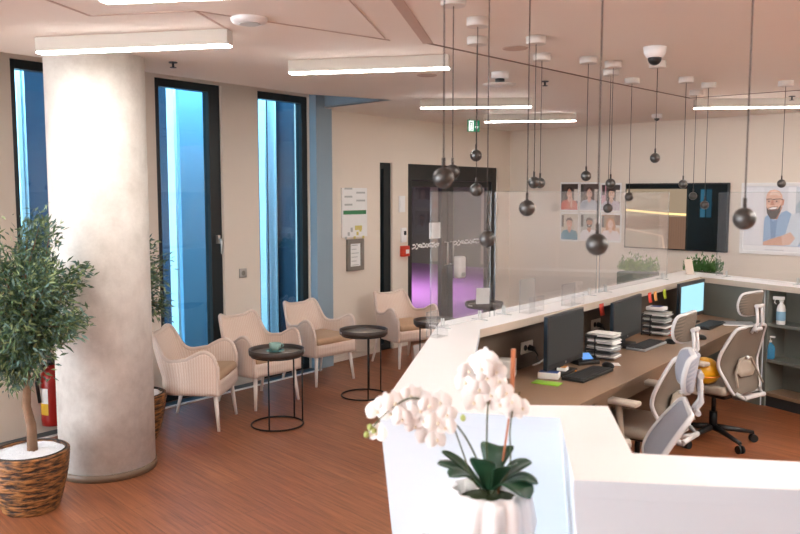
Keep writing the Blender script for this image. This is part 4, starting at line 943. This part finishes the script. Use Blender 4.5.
# sticky notes on the counter edge
for u, v, m, lab, du in ((601.3, 309.5, 'redn', 'red sticky note on the counter edge between the two dark monitors', .075), (649.5, 297.5, 'redn', 'red sticky note on the counter edge right of the middle monitor', .07), (655, 296, 'orn', 'orange sticky note touching a red one on the counter edge', .065), (664.3, 294, 'limen', 'lime sticky note on the counter edge near the lit monitor', .065), (581.2, 317, 'orn', 'small orange sticky note at the corner of the nearest monitor', .03)):
    n3 = Vector((NF.x, NF.y, 0)); o3 = Vector((I1.x, I1.y, 0)) - n3 * .002; r = ray(u, v); c0 = Vector((0, 0, CAMH)); p = c0 + r * ((o3 - c0).dot(n3) / r.dot(n3))
    bm = BM(); grid(bm, [[(-du / 2, -.0005 - .012 * k * k, -du * 1.2 * k), (du / 2, -.0005 - .012 * k * k, -du * 1.2 * k)] for k in (0, .33, .66, 1)]); o = tag(obj('sticky_note', bm, m, solid=.0006), lab, 'sticky note', 'sticky notes on the counter edge'); o.location = (p.x, p.y, min(p.z + du * .6, ZS + .045)); o.rotation_euler = (0, 0, ORZ)
# sockets on the inner panel
for u, v, lab, plug in ((526, 347, 'white socket with a black plug left of the nearest monitor', True), (595, 324, 'white socket with black plugs between the two dark monitors', True)):
    n3 = Vector((NF.x, NF.y, 0)); o3 = Vector((I1.x, I1.y, 0)) + n3 * .116; r = ray(u, v); c0 = Vector((0, 0, CAMH)); p = c0 + r * ((o3 - c0).dot(n3) / r.dot(n3))
    t = thing('desk_socket', lab, 'socket', p, ORZ, 'sockets under the counter')
    bm = BM(); rbox(bm, (-.075, -.012, -.04), (.075, 0, .04), .004); obj('plate', bm, 'sock', t)
    bm = BM(); cyl(bm, (.02, -.012, -.005), (.02, -.055, -.012), .022, .016); cyl(bm, (-.03, -.012, 0), (-.03, -.015, 0), .02); obj('plug', bm, 'black', t)
    bm = BM(); tube(bm, [(.02, -.05, -.012), (.03, -.075, -.05), (.05, -.05, p.z * -1 + DZ + .06), (.12, -.045, DZ - p.z + .012)], .005, 6); obj('cable', bm, 'black', t)
bm = BM(); p = desk_at(533, 366); tube(bm, [(0, 0, .005), (.05, .05, .012), (.12, .08, .05), (.2, .10, .055), (.25, .13, .008)], .006, 6); o = tag(obj('white_cable', bm, 'paper', loc=p), 'white cable looping on the desk left of the nearest monitor', 'cable')

# ------------------------------------------------------------------ office chairs (facing local +x)
def office_chair(label, loc, rz, head=True, pale=False, rec=.085):
    t = thing('office_chair', label, 'office chair', loc, rz, 'grey office chairs')
    for k in range(5):
        a = 2 * pi * k / 5 + .3; bm = BM(); tube(bm, [(.03 * cos(a), .03 * sin(a), .115), (.16 * cos(a), .16 * sin(a), .10), (.31 * cos(a), .31 * sin(a), .075)], [.026, .02, .014], 8); lg = obj('base_leg', bm, 'black', t)
        bm = BM(); c_ = (.31 * cos(a), .31 * sin(a)); s_ = (-sin(a) * .018, cos(a) * .018)
        for sg in (-1, 1): cyl(bm, (c_[0] + s_[0] * sg * .4, c_[1] + s_[1] * sg * .4, .0305), (c_[0] + s_[0] * sg * 1.3, c_[1] + s_[1] * sg * 1.3, .0305), .03, n=14)
        cyl(bm, (c_[0], c_[1], .03), (c_[0], c_[1], .07), .008, n=8); obj('caster', bm, 'black', lg)
    bm = BM(); cyl(bm, (0, 0, .10), (0, 0, .24), .03, n=16); cyl(bm, (0, 0, .24), (0, 0, .39), .017, n=14); obj('gas_column', bm, 'blackm', t)
    bm = BM(); rbox(bm, (-.16, -.11, .37), (.12, .11, .425), .015); obj('mechanism', bm, 'black', t)
    bm = BM(); rbox(bm, (-.23, -.24, .425), (.25, .24, .495), .03, seg=4)
    for v_ in bm.verts:
        if v_.co.x > .15: v_.co.z -= (v_.co.x - .15) * .25
    obj('seat', bm, 'ogrey', t)
    # backrest
    prof = [(.44, .155), (.48, .185), (.56, .215), (.64, .243), (.72, .25), (.80, .232), (.88, .205), (.92, .185), (.935, .15)]
    prof = dense(prof)
    def bx(z, y=0):
        x = -.275 + .055 * smooth(.44, .66, z) if z < .66 else -.22 - rec * ((z - .66) / .275) ** 1.25
        return x + .035 * (y / .25) ** 2
    bm = BM(); grid(bm, [[(bx(z, w * f_), w * f_, z) for f_ in (-1, -.66, -.33, 0, .33, .66, 1)] for z, w in prof]); obj('backrest_mesh', bm, 'omesh_lit' if pale else 'omesh', t, solid=.008)  # paler mesh: lavender window light put into the colour
    ol = [(bx(z, w), w, z) for z, w in prof] + [(bx(z, -w), -w, z) for z, w in reversed(prof)]
    bm = BM(); tube(bm, ol, .0125, 8, closed=True); obj('backrest_frame', bm, 'ofr', t)
    bm = BM(); tube(bm, [(bx(.46, .13) - .01, .15, .45), (-.33, .12, .42), (-.20, .05, .39)], .016, 8); tube(bm, [(bx(.46, .13) - .01, -.15, .45), (-.33, -.12, .42), (-.20, -.05, .39)], .016, 8); tube(bm, [(-.33, -.125, .425), (-.33, .125, .425)], .016, 8); obj('back_carrier', bm, 'ofr', t)
    bm = BM(); x = -.305
    for sg in (-1, 1): tube(bm, [(bx(.50) - .03, .16 * sg, .50), (bx(.6) - .025, .13 * sg, .60), (bx(.69) - .022, .07 * sg, .69), (bx(.70) - .022, 0, .70)], .006, 6)
    grid(bm, [[(bx(z) - .022, w * f_, z) for f_ in (-1, -.5, 0, .5, 1)] for z, w in ((.56, .07), (.60, .12), (.65, .10), (.69, .06))]); lum = obj('lumbar_support', bm, 'ogrey', t, solid=.006)
    bm = BM(); ball(bm, (bx(.70) - .036, 0, .70), .013, 12); obj('knob', bm, 'ofr', lum)
    if head:
        hp = [(1.02, .07), (1.035, .115), (1.09, .135), (1.15, .13), (1.175, .115), (1.185, .08)]
        hp = dense(hp)
        hx = lambda z, y: -.215 - rec - .14 * (z - 1.02) + .05 * (y / .13) ** 2
        bm = BM(); grid(bm, [[(hx(z, w * f_), w * f_, z) for f_ in (-1, -.66, -.33, 0, .33, .66, 1)] for z, w in hp]); hd = obj('headrest', bm, 'omesh_lit' if pale else 'omesh', t, solid=.03)
        bm = BM(); tube(bm, [(hx(z, w), w, z) for z, w in hp] + [(hx(z, -w), -w, z) for z, w in reversed(hp)], .012, 8, closed=True); obj('headrest_frame', bm, 'ofr', hd)
        bm = BM()
        for y in (-.03, .03): tube(bm, [(bx(.90) - .012, y, .89), (bx(.93) - .045, y, .97), (hx(1.1, 0) - .025, y, 1.09)], .011, 8)
        cyl(bm, (hx(1.1, 0) - .028, -.045, 1.09), (hx(1.1, 0) - .028, .045, 1.09), .014); cyl(bm, (bx(.93) - .03, -.045, .92), (bx(.93) - .03, .045, .92), .013); obj('headrest_bracket', bm, 'ofr', t)
    for sg in (-1, 1):
        bm = BM(); tube(bm, [(-.02, .20 * sg, .41), (-.02, .285 * sg, .43), (-.01, .295 * sg, .55), (0, .295 * sg, .64)], [.018, .02, .022, .02], 8); ar = obj('armrest', bm, 'ogrey', t)
        bm = BM(); rbox(bm, (-.13, .295 * sg - .045, .64), (.13, .295 * sg + .045, .672), .014, seg=3); obj('arm_pad', bm, 'opale', ar)
    return t
office_chair('taupe office chair pushed to the desk before the nearest monitor, left arm in view', (1.50, 4.93, 0), rad(140))
office_chair('taupe office chair farthest back beside the grey shelving, its back turned', (2.40, 6.0, 0), rad(125))
office_chair('office chair in front, back paled by painted window light, seen from its side, partly hidden by the counter', (.955, 3.63, 0), rad(166), pale=True, rec=.15)
t = thing('yellow_bag', 'shiny yellow round helmet like object on the seat of the rear office chair', 'helmet', (2.265, 5.86, .497), 0)
bm = BM(); ball(bm, (0, 0, .085), .115, 28, sc=(1, 1, .9)); 
for v_ in bm.verts: v_.co.z = max(v_.co.z, 0.0)
obj('shell', bm, 'yel', t); bm = BM(); tube(bm, [(.117 * cos(2 * pi * i / 28), .117 * sin(2 * pi * i / 28), .06) for i in range(28)], .006, 6, closed=True); obj('rim_band', bm, 'orange', t)

# ------------------------------------------------------------------ hedge planters beyond the counter
def planter(u, v0, y, w, label, seed, leaf):
    rr = random.Random(seed); p = at_y(u, v0, y)
    t = thing('hedge_planter', label, 'planter', (p.x, p.y, 0), BRZ, 'green planters beyond the counter')
    h = p.z
    bm = BM(); box(bm, (-w / 2, -.12, 0), (w / 2, .12, h)); obj('planter_box', bm, 'potg', t, bevel=.006)
    bm = BM()
    for i in range(900):
        q = Vector((rr.uniform(-w / 2, w / 2), rr.uniform(-.12, .12), h + abs(rr.gauss(.03, .05)))); d = Vector((rr.gauss(0, .5), rr.gauss(0, .5), 1)).normalized(); s_ = Vector((rr.gauss(0, 1), rr.gauss(0, 1), 0)).normalized() * .008; L_ = rr.uniform(.03, .07)
        bm.faces.new([bm.verts.new(x) for x in (q, q + d * L_ * .5 + s_, q + d * L_, q + d * L_ * .5 - s_)]).material_index = rr.choice((0, 1)) if leaf else 0
    obj('hedge_leaves', bm, ['hedge', 'hedgep'], t)
planter(638, 272, 9.0, .40, 'green planter with fresh grassy leaves beyond the counter under the wall screen', 2, True)
planter(703, 272, 8.9, .36, 'green planter behind the lit monitor beyond the counter', 3, False)
bm = BM(); p = at_z(699, 276, ZT); box(bm, (-.05, -.002, 0), (.05, .002, .15), 0, Matrix.Rotation(rad(-15), 4, 'X')); box(bm, (-.05, -.03, 0), (.05, .03, .003)); o = tag(obj('menu_card', bm, 'slab', loc=(p.x - .02, p.y + .18, ZT)), 'pinkish tilted card standing on the counter behind the lit monitor', 'card'); o.rotation_euler = (0, 0, .4)

# ------------------------------------------------------------------ orchid
VO = Vector((at_y(489, 520, 2.42).x, 2.42, .62)); hv = at_y(489, 488, 2.42).z - .62
t = thing('potted_orchid', 'white flowering orchid in a rippled white vase in front of the counter', 'potted plant', VO)
bm = BM(); lathe(bm, [(.08, 0), (.10, .02), (.128, hv * .45), (.138, hv * .72), (.128, hv * .92), (.112, hv), (.10, hv), (.10, hv - .05)], 96, wob=lambda th, z: .14 * abs(sin(th * 6 + 2.0 * sin(z * 15))) - .07 + .02 * sin(th * 9 + z * 30)); obj('vase', bm, 'vase', t)
bm = BM(); lathe(bm, [(.099, hv - .04), (.02, hv - .02)], 32); obj('moss_bed', bm, 'moss', t)
def opt(u, v, y=2.42): return at_y(u, v, y) - VO
def leaf(a, b, w, lift):
    a = Vector(a); b = Vector(b); d = b - a; s_ = d.cross(Vector((0, 0, 1))).normalized(); N = 20; rows = []
    for i in range(N + 1):
        f_ = i / N; c_ = a + d * f_ + Vector((0, 0, lift * sin(f_ * pi * .9))); ww = w * (.3 + .7 * smooth(0, .6, f_) if f_ < .6 else max(0, 1 - ((f_ - .6) / .4) ** 2) ** .5) + .001
        rows.append([c_ + s_ * ww * q + Vector((0, 0, abs(q) * ww * .16)) for q in (-1, -.6, -.25, 0, .25, .6, 1)])
    bm = BM(); grid(bm, rows); obj('leaf', bm, 'oleaf', t, solid=.003)
for (u, v, y, w, l) in ((437, 465, 2.44, .028, .03), (449, 480, 2.36, .034, .05), (500, 452, 2.5, .04, .09), (531, 463, 2.46, .028, .03), (538, 487, 2.38, .03, .05), (530, 503, 2.32, .042, .07), (442, 452, 2.50, .018, .02), (480, 462, 2.35, .03, .04), (512, 470, 2.33, .03, .05)):
    e = opt(u, v, y); dr = Vector((e.x, e.y, 0)).normalized(); leaf(dr * .02 + Vector((0, 0, hv - .0)), e, w * 1.35, l * .6)
stems = []
def stem(pts, r=.0035):
    P_ = [Vector((0, 0, hv - .03)) + Vector((pts[0][0], 0, 0)) * 0] + [opt(*p) for p in pts]
    Q = []
    for i in range(len(P_) - 1):
        p0, p1, p2, p3 = P_[max(i - 1, 0)], P_[i], P_[i + 1], P_[min(i + 2, len(P_) - 1)]
        for k in range(6):
            s_ = k / 6; Q.append(.5 * ((2 * p1) + (p2 - p0) * s_ + (2 * p0 - 5 * p1 + 4 * p2 - p3) * s_ ** 2 + (3 * p1 - p0 - 3 * p2 + p3) * s_ ** 3))
    Q.append(P_[-1]); bm = BM(); tube(bm, Q, [r * (1 - .5 * i / len(Q)) for i in range(len(Q))], 7); obj('flower_stem', bm, 'ostem', t)
stem([(487, 470, 2.42), (487, 420, 2.41), (489, 385, 2.40), (483, 352, 2.40)])
stem([(478, 462, 2.40), (462, 432, 2.38), (440, 410, 2.36), (412, 398, 2.34), (385, 414, 2.33), (369, 432, 2.33)])
stem([(473, 480, 2.38), (462, 450, 2.36), (452, 425, 2.36), (436, 412, 2.36)], .003)
stem([(509, 470, 2.42), (510, 430, 2.42), (514, 405, 2.42), (520, 392, 2.42)], .003)
bm = BM(); cyl(bm, (.03, .02, hv - .03), opt(511.5, 400, 2.46), .0035, n=8); cyl(bm, opt(511.5, 400, 2.46), opt(513.5, 349, 2.47), .0075, n=10); obj('support_stake', bm, 'stake', t)
rr = random.Random(12)
def flower(c_, nrm, k):
    nrm = Vector(nrm).normalized(); up = Vector((0, 0, 1)); s_ = nrm.cross(up).normalized(); up = s_.cross(nrm).normalized(); bm = BM()
    def petal(a, L_, w, cup):
        d = s_ * cos(a) + up * sin(a); e = d.cross(nrm).normalized(); rows = []
        for i in range(7):
            f_ = i / 6; ww = w * (sin(pi * min(.97, .10 + .88 * f_))) ** .75
            cc = c_ + d * L_ * f_ + nrm * (cup * sin(f_ * pi) - .006 * f_)
            rows.append([cc + e * ww * q - nrm * (.10 * ww * q * q) for q in (-1, -.5, 0, .5, 1)])
        grid(bm, rows, 0)
    for a, L_, w in ((90, .036, .013), (215, .034, .013), (325, .034, .013)): petal(rad(a + rr.uniform(-8, 8)), L_ * k, w * k, .004)
    for a in (12, 168): petal(rad(a + rr.uniform(-8, 8)), .036 * k, .025 * k, .007)
    ball(bm, c_ + nrm * .007 - up * .004, .0045 * k, 10, 1, (1, 1, 1.3))
    obj('flower', bm, ['petal', 'lip'], t)
spots = [(478, 362), (494, 366), (470, 372), (486, 378), (500, 380), (506, 392), (478, 390), (492, 396), (469, 396), (466, 384), (484, 358), (512, 402), (521, 406), (500, 404), (476, 403), (498, 372), (515, 414), (483, 369),
         (376, 412), (384, 404), (377, 434), (396, 402), (407, 408), (420, 398), (430, 406), (440, 402), (424, 420), (414, 424), (436, 422), (446, 414), (427, 436), (437, 440), (420, 412), (402, 418), (446, 428), (410, 396), (390, 414)]
for u, v in spots:
    y = (2.40 if u > 460 else 2.35) + rr.uniform(-.035, .03)
    flower(opt(u + rr.uniform(-2, 2), v + rr.uniform(-2, 2), y), (rr.uniform(-.6, .5), -1, rr.uniform(-.3, .5)), rr.uniform(.85, 1.1))
for u, v in ((370, 427), (366.5, 434.5), (374, 431), (463, 418)):
    bm = BM(); ball(bm, opt(u, v, 2.33), .0085, 12, sc=(1, 1, 1.25)); obj('bud', bm, 'bud', t)

# ------------------------------------------------------------------ light, world, camera
w = bpy.data.worlds.new('world'); bpy.context.scene.world = w; w.use_nodes = True
nt = w.node_tree; bg = nt.nodes['Background']
sky = nt.nodes.new('ShaderNodeTexSky'); sky.sky_type = 'PREETHAM'; sky.turbidity = 6; sky.sun_direction = Vector((-.4, .3, .8)).normalized()
mx = nt.nodes.new('ShaderNodeMix'); mx.data_type = 'RGBA'; mx.inputs['Factor'].default_value = .75; mx.inputs['B'].default_value = (.80, .90, 1.0, 1)
nt.links.new(sky.outputs[0], mx.inputs['A']); nt.links.new(mx.outputs['Result'], bg.inputs['Color'])
bg.inputs['Strength'].default_value = 4.3
d = bpy.data.lights.new('room_beyond_fill', 'AREA'); d.energy = 150; d.size = 2.0; d.color = (1, .93, .85)  # added area light without a fixture, brightens the room beyond
o = bpy.data.objects.new('room_beyond_fill', d); C.objects.link(o); q = wloc(AD, 1.2, 2.65, -4); o.location = q
cam = bpy.data.cameras.new('camera'); co = bpy.data.objects.new('camera', cam); C.objects.link(co)
cam.lens = 36; cam.sensor_width = 36; cam.clip_start = .05; cam.clip_end = 200
co.location = (0, 0, CAMH); co.rotation_euler = (pi / 2 - PITCH, 0, 0)
cam.dof.use_dof = True; cam.dof.focus_distance = 6.8; cam.dof.aperture_fstop = 3.2
sc = bpy.context.scene; sc.camera = co
vs = sc.view_settings; sc.display_settings.display_device = 'sRGB'; vs.view_transform = 'Standard'; vs.look = 'None'; vs.exposure = 1.7; vs.gamma = 1.0; vs.use_curve_mapping = False
sc.cycles.max_bounces = 8; sc.cycles.transparent_max_bounces = 16; sc.cycles.diffuse_bounces = 4; sc.cycles.glossy_bounces = 3; sc.cycles.use_denoising = True
